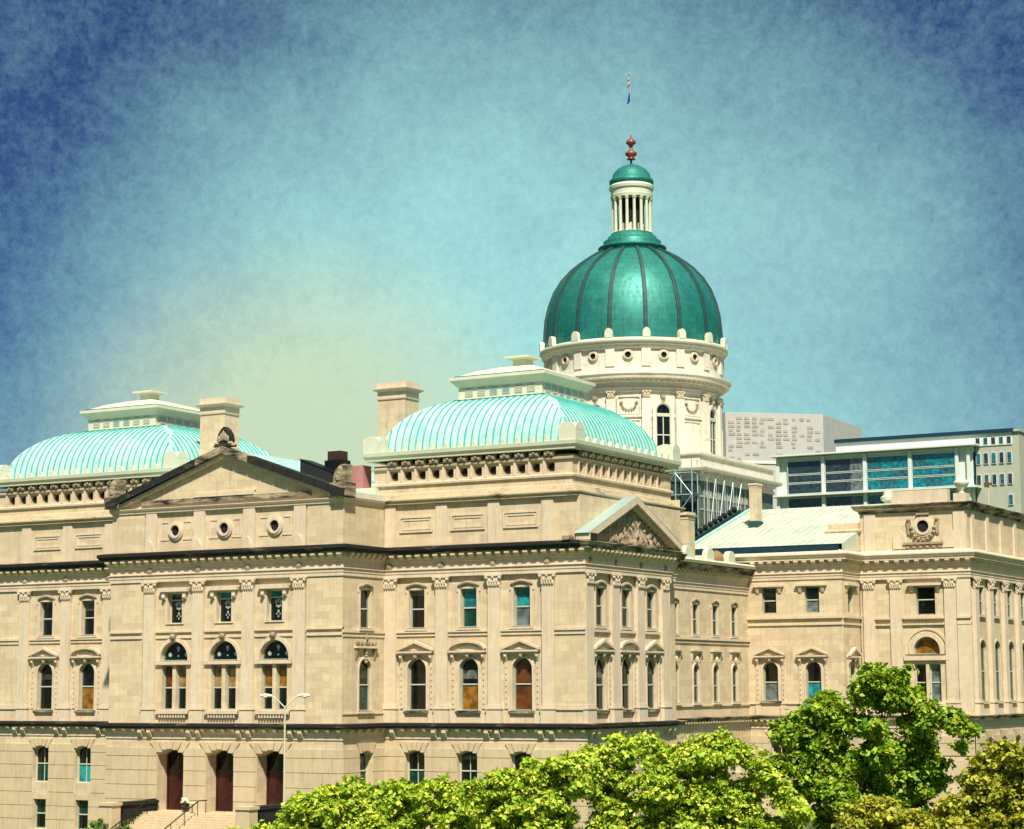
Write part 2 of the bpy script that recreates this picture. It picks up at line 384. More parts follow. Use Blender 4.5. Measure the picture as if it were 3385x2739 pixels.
def outline(sc, w, zb, zs, kind, ins=0.0, n=14):
    """opening outline counter-clockwise seen from outside; zs = top (rect) or springing (arch, seg)"""
    h = w / 2 - ins
    pts = [(sc - h, zb + ins), (sc + h, zb + ins)]
    if kind == 'rect': pts += [(sc + h, zs - ins), (sc - h, zs - ins)]
    elif kind == 'arch':
        for k in range(n + 1): a = PI * k / n; pts.append((sc + h * math.cos(a), zs + h * math.sin(a)))
    else:
        rise = 0.16 * w; rad = (w * w / 4 + rise * rise) / (2 * rise); th = math.asin(min(1, (w / 2) / rad))
        for k in range(n + 1):
            a = th - 2 * th * k / n; pts.append((sc + h * math.sin(a) / math.sin(th), zs - ins * 0.5 + (rad * math.cos(a) - rad * math.cos(th)) * (1 - ins / w)))
    return pts
def otop(o):
    sc, w, zb, zs, kind = o[:5]
    return zs if kind == 'rect' else zs + (w / 2 if kind == 'arch' else 0.16 * w)

def wall(mb, fr, s0, s1, z0, z1, ops=(), d=0.0, reveal=0.5):
    """wall sheet with real openings; ops = (centre, width, bottom, top/spring, kind)"""
    cols = {}
    for o in ops: cols.setdefault(round(o[0], 2), []).append(o)
    ks = sorted(cols); ed = [s0] + [(a + b) / 2 for a, b in zip(ks, ks[1:])] + [s1]
    def q(a, b, za, zb):
        if b - a > 1e-4 and zb - za > 1e-4: mb.poly([fr(a, d, za), fr(b, d, za), fr(b, d, zb), fr(a, d, zb)])
    if not ks: q(s0, s1, z0, z1); return
    for i, k in enumerate(ks):
        a, b = ed[i], ed[i + 1]; zc = z0
        for o in sorted(cols[k], key=lambda o: o[2]):
            sc, w, zb, zs, kind = o[:5]; zt = otop(o); l, r = sc - w / 2, sc + w / 2
            q(a, b, zc, zb); q(a, l, zb, zt); q(r, b, zb, zt)
            ol = outline(sc, w, zb, zs, kind)
            arc = ol[2:]
            if kind != 'rect':
                for (sa, za), (sb, zb_) in zip(arc, arc[1:]):
                    mb.poly([fr(sb, d, zb_), fr(sa, d, za), fr(sa, d, zt), fr(sb, d, zt)])
            for (sa, za), (sb, zb_) in zip(ol, ol[1:] + ol[:1]):
                mb.poly([fr(sa, d, za), fr(sb, d, zb_), fr(sb, d - reveal, zb_), fr(sa, d - reveal, za)])
            zc = zt
        q(a, b, zc, z1)

# ------------------------------------------------------------------ setting: ground
def sheet(name, x0, x1, y0, y1, z, mat):
    o = MB(); o.poly([(x0, y0, z), (x1, y0, z), (x1, y1, z), (x0, y1, z)])
    o = o.build(name, mat); o['kind'] = 'structure'; return o
sheet('ground', -4000, 4000, -4000, 4000, 0.0, 'grass')
sheet('path', -7.0, 7.0, -40, -11.0, 0.004, 'paving')
sheet('pavement', -150, 150, -62, -54, 0.12, 'paving')
kb = MB().box(WORLD, -150, 150, 62.0, 62.25, 0.0, 0.14).build('kerb', 'paving'); kb['kind'] = 'structure'
sheet('road', -400, 400, -78, -62.25, 0.004, 'asphalt')

# ------------------------------------------------------------------ the statehouse
HOUSE = empty('statehouse', (0, 0, 0), 'cream limestone statehouse with green copper dome and arched windows', 'building')
def part(mb, name, mat, parent=None, smooth=False): return mb.build(name, mat, parent or HOUSE, smooth)
def parts(mb, name, mat, parent=None):
    """every loose piece of mb becomes a part of its own"""
    root = list(range(len(mb.v)))
    def fd(i):
        while root[i] != i: root[i] = root[root[i]]; i = root[i]
        return i
    for f in mb.f:
        for k in f[1:]: root[fd(k)] = fd(f[0])
    groups = {}
    for f in mb.f: groups.setdefault(fd(f[0]), []).append(f)
    for fs in groups.values():
        ids = sorted({i for f in fs for i in f}); mp = {o: n for n, o in enumerate(ids)}; q = MB()
        q.v = [mb.v[i] for i in ids]; q.f = [tuple(mp[i] for i in f) for f in fs]; part(q, name, mat, parent)

A90 = PI / 2
F_C = Fr(0, 0, 0); F_P = Fr(0, 5.75, 0); F_R = Fr(11.2, 0, A90); F_B = Fr(28.7, 0, A90); F_B2 = Fr(27.7, 0, A90)
F_W = Fr(23.0, 0, A90); F_T = Fr(0, 49.5, 0); F_T2 = Fr(32.3, 0, A90); F_E = Fr(0, 54.0, 0); F_E2 = Fr(42.8, 0, A90)

# shared small meshes, local frame: x along wall, -y outwards
LOC = Fr(0, 0, 0)
def mesh_modillion(w, h, dep):
    m = MB(); m.prism(Fr(0, 0, A90), [(0, 0)], 0, 0) if False else None
    pts = [(0.0, 0.0), (-dep * 0.35, 0.0), (-dep * 0.55, h * 0.25), (-dep, h * 0.55), (-dep, h), (0.0, h)]
    n = len(pts); i = 0
    m.v = [(-w / 2, y, z) for y, z in pts] + [(w / 2, y, z) for y, z in pts]
    m.f = [tuple(range(n)), tuple(range(2 * n - 1, n - 1, -1))] + [(k, n + k, n + (k + 1) % n, (k + 1) % n) for k in range(n)]
    return m.mesh('modillion', 'trim')
ME_MOD = mesh_modillion(0.42, 0.36, 0.36)
ME_MODS = mesh_modillion(0.28, 0.28, 0.32)
ME_CONS = mesh_modillion(0.34, 0.62, 0.36)
def mesh_capital(w, h, t):
    m = MB()
    m.box(LOC, -w * .5, w * .5, 0, t * 1.02, 0, h * .08)
    m.taper(LOC, 0, h * .08, h * .86, w * .46, w * .58, 0, t, t + .14)
    for k in range(5):
        x = (-.4 + .2 * k) * w; m.blob((x, -(t + .06), h * .27), w * .1, .09, h * .2)
    for k in range(4):
        x = (-.3 + .2 * k) * w; m.blob((x, -(t + .10), h * .52), w * .09, .09, h * .18)
    for sx in (-1, 1): m.blob((sx * w * .52, -(t + .12), h * .76), w * .15, .14, h * .13)
    m.blob((0, -(t + .16), h * .8), w * .1, .1, h * .12)
    m.box(LOC, -w * .66, w * .66, 0, t + .2, h * .88, h)
    return m.mesh('capital', 'trim')
ME_CAP = mesh_capital(1.1, 0.95, 0.2)
ME_CAPS = mesh_capital(0.75, 0.8, 0.2)
def mesh_rosette():
    m = MB()
    for r, t in ((0.26, 0.05), (0.19, 0.11)): m.prism(LOC, [(r * math.cos(a * PI / 6), r * math.sin(a * PI / 6)) for a in range(12)], 0, t)
    m.blob((0, -0.1, 0), .08, .08, .08); return m.mesh('rosette', 'sculpt')
ME_ROS = mesh_rosette()
def mesh_antefix(w, h, t, mat='trim', name='antefix'):
    m = MB(); pts = [(-w / 2, 0), (w / 2, 0), (w / 2, h * .45)]
    pts += [(w / 2 * math.cos(a), h * .45 + h * .55 * math.sin(a)) for a in [PI * k / 8 for k in range(1, 8)]] + [(-w / 2, h * .45)]
    m.prism(LOC, pts, 0, t); return m.mesh(name, mat)
def inst(name, me, fr, s, d, z, parent, scale=None):
    p = fr(s, d, z); return link(name, me, parent, p, fr.a, scale)

# ---- windows
def window(fr, sc, w, zb, zs, kind, d=0.0, reveal=0.5, rail=None, surround=0.16, mats=('glass', 'glass'), sill=True, hood=None, crest=False, fr_mat='frame', mull=False, key=False):
    m = MB(); o0 = outline(sc, w, zb, zs, kind)
    m.ring(fr, outline(sc, w, zb, zs, kind, -0.0), outline(sc, w, zb, zs, kind, 0.09), d - reveal, d - reveal + 0.13)
    W = part(m, 'window', fr_mat)
    zr = rail if rail is not None else (zb + otop((sc, w, zb, zs, kind))) / 2
    dg = d - reveal + 0.05
    up = MB().prism(fr, outline(sc, w - .12, zr, zs, kind), dg - .04, dg); part(up, 'pane', mats[0], W)
    lo = MB().prism(fr, [(sc - w / 2 + .06, zb + .05), (sc + w / 2 - .06, zb + .05), (sc + w / 2 - .06, zr), (sc - w / 2 + .06, zr)], dg - .04, dg + .012); part(lo, 'pane', mats[1], W)
    part(MB().box(fr, sc - w / 2 + .08, sc + w / 2 - .08, dg + .014, dg + .09, zr - .05, zr + .05), 'sash_rail', 'frame_lt', W)
    if mats[0] == 'glass' and rnd.random() < .5:      # roller shade part-way down behind the upper sash
        zt_ = zs if kind == 'rect' else zs
        part(MB().box(fr, sc - w / 2 + .1, sc + w / 2 - .1, dg, dg + .01, zt_ - rnd.uniform(.25, .9), zt_ - .06), 'roller_shade', rnd.choice(['shade', 'shade', 'shade_lt']), W)
    if mull: part(MB().box(fr, sc - .03, sc + .03, dg + .014, dg + .06, zb + .08, zs), 'sash_bar', 'frame_lt', W)
    if surround:
        if kind == 'rect':
            q = MB(); e = surround
            q.ring(fr, [(sc - w / 2 - e, zb), (sc + w / 2 + e, zb), (sc + w / 2 + e, zs + e), (sc - w / 2 - e, zs + e)], [(sc - w / 2, zb), (sc + w / 2, zb), (sc + w / 2, zs), (sc - w / 2, zs)], d, d + .07)
            if crest:     # eared corners
                for sx in (-1, 1): q.box(fr, *sorted((sc + sx * (w / 2 + e), sc + sx * (w / 2 + e + .14))), d, d + .065, zs - .22, zs + e)
            part(q, 'architrave', 'trim', W)
        else:
            a = outline(sc, w + 2 * surround, zb, zs, kind); b = outline(sc, w, zb, zs, kind)
            if kind == 'seg': a = [(s_, z_ + (surround if i > 1 else 0)) for i, (s_, z_) in enumerate(a)]
            part(MB().ring(fr, a, b, d, d + .07), 'architrave', 'trim', W)
    if sill: part(MB().box(fr, sc - w / 2 - .3, sc + w / 2 + .3, d, d + .2, zb - .2, zb - .04), 'sill', 'grimy' if hood else 'trim', W)
    if key:
        t = otop((sc, w, zb, zs, kind)); part(MB().taper(fr, sc, t - .12, t + .42, .12, .2, d, .16, .3).blob(fr(sc, d + .24, t + .2), .12, .12, .14), 'keystone', 'sculpt', W)
    if crest:
        q = MB(); t = zs + surround
        for k in range(-3, 4):
            c = fr(sc + k * .16 * w, d + .1, t + .1 + .16 * math.cos(k * .5)); q.blob(c, .13 * w, .13 * w, .15)
        for sx in (-1, 1): q.blob(fr(sc + sx * w * .62, d + .07, t + .02), .12, .12, .09)
        part(q, 'crest', 'sculpt', W)
    if hood:
        hood_on(fr, sc, w, zs + w / 2 + .42, d, hood, W)
    return W
def hood_on(fr, sc, w, z, d, kind, W):
    hw = w * .5 + .72
    m = MB(); m.box(fr, sc - hw, sc + hw, d, d + .42, z, z + .14); m.box(fr, sc - hw + .15, sc + hw - .15, d, d + .26, z - .16, z - .003)
    rise = .55
    if kind == 'tri':
        m.prism(fr, [(sc - hw, z + .143), (sc + hw, z + .143), (sc, z + .143 + rise + .2), ], d, d + .16)
        m.prism(fr, [(sc + hw + .06, z + .143), (sc + hw + .06, z + .33), (sc, z + .42 + rise), (sc, z + .2 + rise)], d + .17, d + .46)
        m.prism(fr, [(sc - hw - .06, z + .33), (sc - hw - .06, z + .143), (sc, z + .2 + rise), (sc, z + .42 + rise)], d + .17, d + .46)
        m.prism(fr, [(sc - hw * .55, z + .2), (sc + hw * .55, z + .2), (sc, z + .2 + rise * .55)], d + .163, d + .2)
    elif kind == 'seg':
        def arc(r, dz): return [(sc + hw * r * math.cos(a), z + .143 + dz + (rise + .05) * r * math.sin(a)) for a in [PI * k / 12 for k in range(13)]]
        m.prism(fr, arc(1.0, 0)[:], d, d + .16)
        a = arc(1.04, .16); b = arc(0.98, -.0)
        for k in range(12): m.prism(fr, [b[k], a[k], a[k + 1], b[k + 1]], d + .17, d + .46)
        a = arc(.62, .05); b = arc(.5, .02)
        for k in range(12): m.prism(fr, [b[k], a[k], a[k + 1], b[k + 1]], d + .163, d + .21)
    else:
        m.box(fr, sc - hw, sc + hw, d, d + .34, z + .143, z + .26)
    part(m, 'hood', 'trim', W)
    for sx in (-1, 1):
        q = MB()
        q.taper(fr, sc + sx * (hw - .22), z - .75, z - .165, .09, .15, d, .1, .34); q.blob(fr(sc + sx * (hw - .22), d + .25, z - .3), .13, .13, .14)
        q.box(fr, sc + sx * (hw - .22) - .14, sc + sx * (hw - .22) + .14, d, d + .1, z - 4.2, z - .76)
        part(q, 'bracket', 'trim', W)
    for sx in (-1, 1):
        q = MB()
        for k in range(7): q.blob(fr(sc + sx * (hw - .22), d + .1, z - 1.15 - k * .45), .07, .07, .07, 6, 3)
        part(q, 'bead_row', 'sculpt', W)
    part(MB().taper(fr, sc, z - .5, z - .165, .12, .2, d, .2, .36).blob(fr(sc, d + .3, z - .28), .13, .13, .16), 'keystone', 'sculpt', W)
    parts(MB().box(fr, sc - hw, sc - hw + .5, d, d + .16, 9.3, z - 4.38).box(fr, sc + hw - .5, sc + hw, d, d + .16, 9.3, z - 4.38), 'sill_bracket', 'trim', W)

def pilaster(fr, s, w, z0, z1, d0, d1, cap=True, base=True, capmesh=None):
    m = MB(); zc = z1 - .95 if cap else z1
    m.box(fr, s - w / 2, s + w / 2, d0, d1, z0, zc + .02)
    if base:
        m.box(fr, s - w / 2 - .1, s + w / 2 + .1, d0, d1 + .1, z0, z0 + 1.05)
        m.box(fr, s - w / 2 - .16, s + w / 2 + .16, d0, d1 + .16, z0 + 1.053, z0 + 1.16)
        m.box(fr, s - w / 2 - .08, s + w / 2 + .08, d0, d1 + .08, z0 + 1.163, z0 + 1.36)
    p = part(m, 'pilaster', 'trim')
    if cap: inst('capital', capmesh or ME_CAP, fr, s, d1 - .2, zc, p)
    return p

# ---- base storey with rusticated blocks
Z_MID, Z_MAIN = 9.27, 22.62
COURSES = [0.0, 1.13, 2.26, 3.40, 4.53, 5.66, 6.75, 7.42]
def rusticate(fr, s0, s1, ops, parent, d=0.10, zmin=0.0, L0=1.9):
    for ci, (za, zb) in enumerate(zip(COURSES, COURSES[1:])):
        if zb <= zmin: continue
        blocked = []
        for sc, w, ob, os_, k in ops:
            if ob < zb - .02 and otop((sc, w, ob, os_, k)) > za + .02: blocked.append((sc - w / 2 - .02, sc + w / 2 + .02))
        segs = [(s0, s1)]
        for a, b in sorted(blocked):
            ns = []
            for p, q in segs:
                if b <= p or a >= q: ns.append((p, q)); continue
                if a > p: ns.append((p, a))
                if b < q: ns.append((b, q))
            segs = ns
        for p, q in segs:
            n = max(1, round((q - p) / L0)); off = 0.5 if ci % 2 and n > 1 else 0.0
            cuts = [p] + [p + (q - p) * (k + off * (1 if 0 < k else 0)) / n for k in range(1, n) if p + (q - p) * (k + off) / n < q - .3] + [q]
            for a, b in zip(cuts, cuts[1:]):
                if b - a < .12: continue
                t = .07 + rnd.uniform(0, .025)
                MB().box(fr, a + .022, b - .022, d - .02, d + t, za + .022, zb - .022).build('stone_block', 'rust', parent)
def voussoirs(fr, sc, w, zs, parent, d=0.10):
    r = w / 2
    for k in range(5):
        a0, a1 = -0.5 + k * .2, -0.5 + (k + 1) * .2
        x0, x1 = sc + a0 * w * 1.0, sc + a1 * w * 1.0; y0, y1 = sc + a0 * w * 1.5, sc + a1 * w * 1.5
        zb = zs + .16 * w * (1 - (2 * (a0 + .1)) ** 2) + .06
        MB().prism(fr, [(x0 + .02, zb), (x1 - .02, zb), (y1 - .02, 7.85), (y0 + .02, 7.85)], d - .02, d + .11 + (.02 if k == 2 else 0)).build('voussoir', 'rust', parent)

BASEWIN = lambda sc: (sc, 1.75, 4.20, 6.93, 'seg')
BMT = lambda sc: (sc, 1.40, 0.35, 2.80, 'rect')
def base_storey(fr, s0, s1, wins, doors=(), bmt=True, zmin=0.0, glassy=('glass', 'glass'), rv=.75):
    ops = [BASEWIN(s) for s in wins] + ([BMT(s) for s in wins] if bmt else []) + [(s, 2.62, 2.55, 6.85, 'seg') for s in doors]
    m = MB(); wall(m, fr, s0, s1, 0, 8.12, ops, d=.1, reveal=rv)
    w = part(m, 'base_wall', 'stone')
    rusticate(fr, s0, s1, ops, w, zmin=zmin)
    for i, s in enumerate(wins):
        voussoirs(fr, s, 1.75, 6.93, w)
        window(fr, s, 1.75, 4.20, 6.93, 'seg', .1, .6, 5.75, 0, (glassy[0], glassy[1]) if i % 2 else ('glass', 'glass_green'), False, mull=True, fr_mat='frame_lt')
        if bmt: window(fr, s, 1.40, .35, 2.80, 'rect', .1, .5, 1.6, 0, ('glass_green', 'glass'), True, fr_mat='frame')
    for s in doors:
        voussoirs(fr, s, 2.62, 6.85, w)
    return w

# upper wall with two storeys of windows, z 9.2 .. 20.4
def up_openings(cs, uw, uz0, uz1, lw, lz0, lzs):
    return [(c, uw, uz0, uz1, 'rect') for c in cs] + [(c, lw, lz0, lzs, 'arch') for c in cs]

# ---- centre block of the end facade (A face, y = 0)
PIL_C = [-7.22, -2.41, 2.41, 7.22]; BAY_C = [-4.82, 0.0, 4.82]
ops = [(c, 1.44, 17.04, 19.46, 'rect') for c in BAY_C] + [(c, 2.72, 14.12, 14.121, 'arch') for c in BAY_C]
ops += [(c - .68, 1.02, 10.35, 13.80, 'rect') for c in BAY_C] + [(c + .68, 1.02, 10.35, 13.80, 'rect') for c in BAY_C]
m = MB()
# bay by bay so that the paired sashes keep their own columns
def centre_bay(m, a, b, c):
    wall(m, F_C, a, b, 13.95, 20.42, [(c, 1.44, 17.04, 19.46, 'rect'), (c, 2.72, 14.12, 14.30, 'arch')], d=-.2, reveal=.5)
    wall(m, F_C, a, b, 9.2, 13.95, [(c - .68, 1.02, 10.35, 13.80, 'rect'), (c + .68, 1.02, 10.35, 13.80, 'rect')], d=-.2, reveal=.5)
centre_bay(m, -7.22, -2.41, -4.82); centre_bay(m, -2.41, 2.41, 0); centre_bay(m, 2.41, 7.22, 4.82)
for a, b in ((-11.2, -7.22), (7.22, 11.2)): wall(m, F_C, a, b, 9.2, 20.42, (), d=-.2)
m.box(F_C, -11.19, -7.9, -.2, -.0, 9.2, 20.42); m.box(F_C, 7.9, 11.19, -.2, -.0, 9.2, 20.42)
wall_c = part(m, 'wall', 'stone')
for s in PIL_C: pilaster(F_C, s, 1.1, 9.28, 20.36, -.2, .06)
cols = [('blind_tan', 'glass'), ('blind_tan', 'glass'), ('blind', 'glass')]
for i, c in enumerate(BAY_C):
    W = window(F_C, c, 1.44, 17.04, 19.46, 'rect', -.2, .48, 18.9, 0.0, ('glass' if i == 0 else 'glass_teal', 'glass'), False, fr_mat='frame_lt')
    q = MB(); q.box(F_C, c - 1.4, c + 1.4, -.2, .18, 19.55, 19.84); q.box(F_C, c - 1.3, c + 1.3, -.2, .1, 19.46, 19.547)
    for sx in (-1, 1): q.taper(F_C, c + sx * 1.03, 18.95, 19.455, .12, .2, -.2, .12, .3).blob(F_C(c + sx * 1.03, .08, 19.15), .16, .14, .16)
    q.ring(F_C, [(c - .9, 17.0), (c + .9, 17.0), (c + .9, 19.455), (c - .9, 19.455)], [(c - .73, 17.0), (c + .73, 17.0), (c + .73, 19.454), (c - .73, 19.454)], -.2, -.12)
    part(q, 'lintel', 'trim', W)
    q = MB()
    for (dx, dz, r) in ((0, 0, .1), (0, .35, .09), (-.16, .45, .1), (.16, .45, .1), (-.2, .72, .14), (.2, .72, .14), (0, .8, .14), (0, -.4, .07), (-.15, -.2, .06), (.15, -.2, .06)):
        q.prism(F_C, [(c + .05 + dx + r * math.cos(k * PI / 4), 17.85 + dz + r * 1.25 * math.sin(k * PI / 4)) for k in range(8)], -.64, -.61)
    parts(q, 'etched_pattern', 'lead', W)
    # lunette over paired sashes
    L_ = part(MB().ring(F_C, outline(c, 2.72, 14.12, 14.30, 'arch'), outline(c, 2.72, 14.12, 14.30, 'arch', .1), -.68, -.55), 'lunette', 'frame')
    part(MB().prism(F_C, outline(c, 2.56, 14.2, 14.30, 'arch'), -.68, -.64), 'pane', 'glass', L_)
    q = MB()
    for dx, dz, r in ((0, .75, .16), (0, .55, .09), (-.8, .25, .18), (.8, .25, .18), (0, .15, .06)):
        q.prism(F_C, [(c + dx + .06 + r * math.cos(k * PI / 4), 14.38 + dz + r * math.sin(k * PI / 4)) for k in range(8)], -.639, -.615)
    parts(q, 'etched_pattern', 'lead', L_)
    a = outline(c, 2.72 + .6, 14.12, 14.30, 'arch'); b = outline(c, 2.72, 14.12, 14.30, 'arch')
    part(MB().ring(F_C, a, b, -.2, -.11), 'architrave', 'trim', L_)
    part(MB().taper(F_C, c, 15.72, 16.3, .16, .3, -.2, .16, .34).blob(F_C(c, .08, 16.05), .22, .16, .2), 'keystone', 'sculpt', L_)
    part(MB().box(F_C, c - 1.72, c + 1.72, -.3, .02, 13.84, 14.1), 'transom', 'trim', L_)
    for sx in (-1, 1):
        window(F_C, c + sx * .68, 1.02, 10.35, 13.80, 'rect', -.2, .46, 12.05, 0, (cols[i][0] if not (i == 0 and sx < 0) else 'blind_dk', 'glass'), False)
    q = MB(); q.box(F_C, c - 1.6, c + 1.6, -.2, .1, 10.02, 10.28)
    for k in range(10): q.box(F_C, c - 1.3 + k * .27, c - 1.16 + k * .27, -.2, .04, 9.74, 10.015)
    part(q, 'sill', 'trim')
    # carved festoon on the string course
for a, b in ((-6.65, -2.98), (-1.84, 1.84), (2.98, 6.65), (-11.2, -7.92), (7.92, 11.2)):
    dd = 0.0 if abs(a) < 7 and abs(b) < 7 else .2
    q = MB(); q.box(F_C, a, b, -.2, -.06 + dd, 16.36, 16.5); q.box(F_C, a, b, -.2, -.1 + dd, 15.9, 16.02); parts(q, 'string_course', 'trim')
base_c = base_storey(F_C, -11.3, 11.3, [], [-4.82, 0, 4.82], False, rv=1.4)

# doors
for i, c in enumerate(BAY_C):
    D = part(MB().ring(F_C, outline(c, 2.62, 2.55, 6.85, 'seg'), outline(c, 2.62, 2.55, 6.85, 'seg', .16), -1.30, -1.14), 'door', 'door')
    for sx in (-1, 1):
        lf = MB(); s0, s1 = sorted((c + sx * .02, c + sx * 1.16))
        lf.box(F_C, s0, s1, -1.28, -1.20, 2.58, 5.55)
        for za, zb in ((2.8, 3.7), (3.85, 5.35)):
            lf.box(F_C, s0 + .2, s1 - .2, -1.20, -1.17, za, zb); lf.box(F_C, s0 + .32, s1 - .32, -1.17, -1.14, za + .12, zb - .12)
        part(lf, 'door_leaf', 'door', D)
        part(MB().tube(F_C(c + sx * .14, -1.14, 3.7), F_C(c + sx * .14, -1.14, 4.2), .025), 'handle', 'rust_metal', D)
    part(MB().prism(F_C, outline(c, 2.4, 5.72, 6.80, 'seg'), -1.28, -1.24), 'transom_pane', 'glass', D)
    part(MB().box(F_C, c - 1.2, c + 1.2, -1.28, -1.14, 5.56, 5.72), 'transom_bar', 'door', D)

# ---- corner pavilions, A faces (y = 5.75)
PILX = [11.73, 16.37, 20.98, 25.6]; BAYX = [14.05, 18.675, 23.29]
def pavilion_front(sg):
    cs = [sg * x for x in BAYX]; ps = [sg * x for x in PILX]
    a, b = sorted((sg * 11.2, sg * 28.7))
    ops = up_openings(cs, 1.42, 16.48, 19.40, 1.68, 10.24, 13.32)
    m = MB(); wall(m, F_P, a, b, 9.2, 20.42, ops, d=-.2, reveal=.5)
    c0, c1 = sorted((sg * 26.15, sg * 28.7)); m.box(F_P, c0, c1, -.2, -.03, 9.2, 20.42)
    part(m, 'wall', 'stone')
    for s in ps: pilaster(F_P, s, 1.04, 9.28, 20.36, -.2, .06)
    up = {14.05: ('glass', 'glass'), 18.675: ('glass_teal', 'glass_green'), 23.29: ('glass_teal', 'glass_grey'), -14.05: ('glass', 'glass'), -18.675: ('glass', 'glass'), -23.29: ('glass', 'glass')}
    lo = {14.05: ('glass', 'glass'), 18.675: ('glass', 'blind'), 23.29: ('blind_dk', 'blind_dk'), -14.05: ('glass', 'glass'), -18.675: ('glass', 'blind'), -23.29: ('glass', 'glass')}
    for i, c in enumerate(cs):
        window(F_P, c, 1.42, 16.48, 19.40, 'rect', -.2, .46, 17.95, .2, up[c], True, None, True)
        window(F_P, c, 1.68, 10.24, 13.32, 'arch', -.2, .46, 12.2, .14, lo[c], True, 'seg' if i == 1 else 'tri', key=False)
        q = MB(); q.box(F_P, c - 1.78, c + 1.78, -.2, -.04, 16.12, 16.26); q.box(F_P, c - 1.78, c + 1.78, -.2, -.1, 15.86, 15.98); parts(q, 'string_course', 'trim')
    q = MB(); q.box(F_P, c0, c1, -.03, .1, 16.12, 16.3); q.box(F_P, c0, c1, -.03, .05, 15.82, 15.98)
    q.box(F_P, c0, c1, -.03, .08, 10.3, 10.66); parts(q, 'string_course', 'trim')
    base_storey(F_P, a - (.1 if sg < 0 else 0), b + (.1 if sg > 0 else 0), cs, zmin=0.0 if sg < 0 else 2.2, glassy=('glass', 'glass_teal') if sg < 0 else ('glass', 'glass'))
pavilion_front(1); pavilion_front(-1)

# ---- return wall of the centre block (B face, x = 11.2)
m = MB(); ops = [(3.05, 1.42, 16.48, 19.40, 'rect'), (3.05, 1.68, 10.24, 13.32, 'arch')]
wall(m, F_R, 0, 5.75, 9.2, 20.42, ops, d=0, reveal=.4); part(m, 'wall', 'stone')
window(F_R, 3.05, 1.42, 16.48, 19.40, 'rect', 0, .33, 17.95, .16, ('glass', 'glass'), True, None, True)
window(F_R, 3.05, 1.68, 10.24, 13.32, 'arch', 0, .33, 12.2, .14, ('glass', 'glass_green'), True, None)
q = MB(); q.box(F_R, 1.55, 4.55, 0, .3, 14.95, 15.12); part(q, 'hood', 'trim')
q = MB()
for k in range(-5, 6): q.blob(F_R(3.05 + k * .24, .16, 15.28 + (.5 if k == 0 else .14 if abs(k) % 2 else .0)), .17, .17, .24)
for k in range(5): q.blob(F_R(3.05, .1, 14.8 - k * .22), .15, .15, .14)
for sx in (-1, 1): q.taper(F_R, 3.05 + sx * 1.25, 14.1, 14.94, .08, .15, 0, .06, .24)
part(q, 'crest', 'sculpt')
q = MB(); q.box(F_R, 0, 5.75, 0, .13, 16.1, 16.3); q.box(F_R, 0, 5.75, 0, .07, 15.8, 15.95); q.box(F_R, 0, 5.75, 0, .08, 10.0, 10.1); parts(q, 'string_course', 'trim')
base_storey(F_R, -.1, 5.75, [3.05], zmin=2.2, bmt=False)
# mirrored return, never in view from the front
for fr_ in (Fr(-11.2, 5.75, -A90),):
    m = MB(); wall(m, fr_, 0, 5.75, 0, 20.42, ()); part(m, 'wall', 'stone')

# ---- B face of the corner pavilion (x = 28.7)
PILB = [6.45, 10.75, 15.05, 19.5]; BAYB = [8.6, 12.9, 17.28]
ops = up_openings(BAYB, 1.42, 16.45, 19.3, 1.66, 10.24, 13.3)
m = MB(); wall(m, F_B, 5.75, 20.4, 9.2, 20.42, ops, d=-.25, reveal=.4); part(m, 'wall', 'stone')
for s in PILB: pilaster(F_B, s, 1.25, 9.28, 20.36, -.25, .05)
for i, c in enumerate(BAYB):
    window(F_B, c, 1.42, 16.45, 19.3, 'rect', -.25, .33, 17.95, .2, ('glass', 'glass'), True, None, True)
    window(F_B, c, 1.66, 10.24, 13.3, 'arch', -.25, .33, 12.1, .14, ('glass', 'glass'), True, 'seg' if i == 1 else 'tri')
    q = MB(); q.box(F_B, c - 1.45, c + 1.45, -.25, -.08, 16.0, 16.2); parts(q, 'string_course', 'trim')
base_storey(F_B, 5.65, 20.4, BAYB, zmin=4.4, bmt=False)
m = MB(); wall(m, F_B2, 20.4, 23.4, 0, 20.42, ()); wall(m, Fr(0, 23.4, PI), -27.7, -23.0, 0, 22.6, ()); wall(m, Fr(0, 20.4, PI), -28.7, -27.7, 0, 22.6, ()); part(m, 'wall', 'stone')
# plain west side (out of view)
m = MB(); wall(m, Fr(-28.7, 23.4, -A90), 0, 17.65, 0, 22.6, ()); wall(m, Fr(0, 23.4, PI), 23.0, 28.7, 0, 22.6, ()); wall(m, Fr(-23, 100, -A90), 0, 76.6, 0, 22.6, ()); part(m, 'wall', 'stone')

# ---- wing wall (x = 23)
BAYW = [24.9, 29.1, 33.4, 37.7, 41.95, 46.2]
ops = up_openings(BAYW, 1.2, 16.48, 19.12, 1.22, 10.55, 13.28)
m = MB(); wall(m, F_W, 23.4, 49.5, 9.2, 20.42, ops, d=0, reveal=.36); part(m, 'wall', 'stone')
for i, c in enumerate(BAYW):
    if i < 1: pass
    window(F_W, c, 1.2, 16.48, 19.12, 'rect', 0, .28, 17.8, .18, ('glass', 'glass'), True, None, True)
    W = window(F_W, c, 1.22, 10.55, 13.28, 'arch', 0, .28, 12.0, .14, ('glass', 'glass' if i % 2 else 'glass_green'), True, None)
    q = MB(); q.box(F_W, c - 1.1, c + 1.1, 0, .34, 15.0, 15.16); q.box(F_W, c - 1.0, c + 1.0, 0, .2, 14.85, 14.997)
    for sx in (-1, 1): q.taper(F_W, c + sx * .85, 14.1, 14.847, .07, .12, 0, .06, .18)
    q.blob(F_W(c, .12, 14.3), .2, .2, .3); part(q, 'hood', 'trim', W)
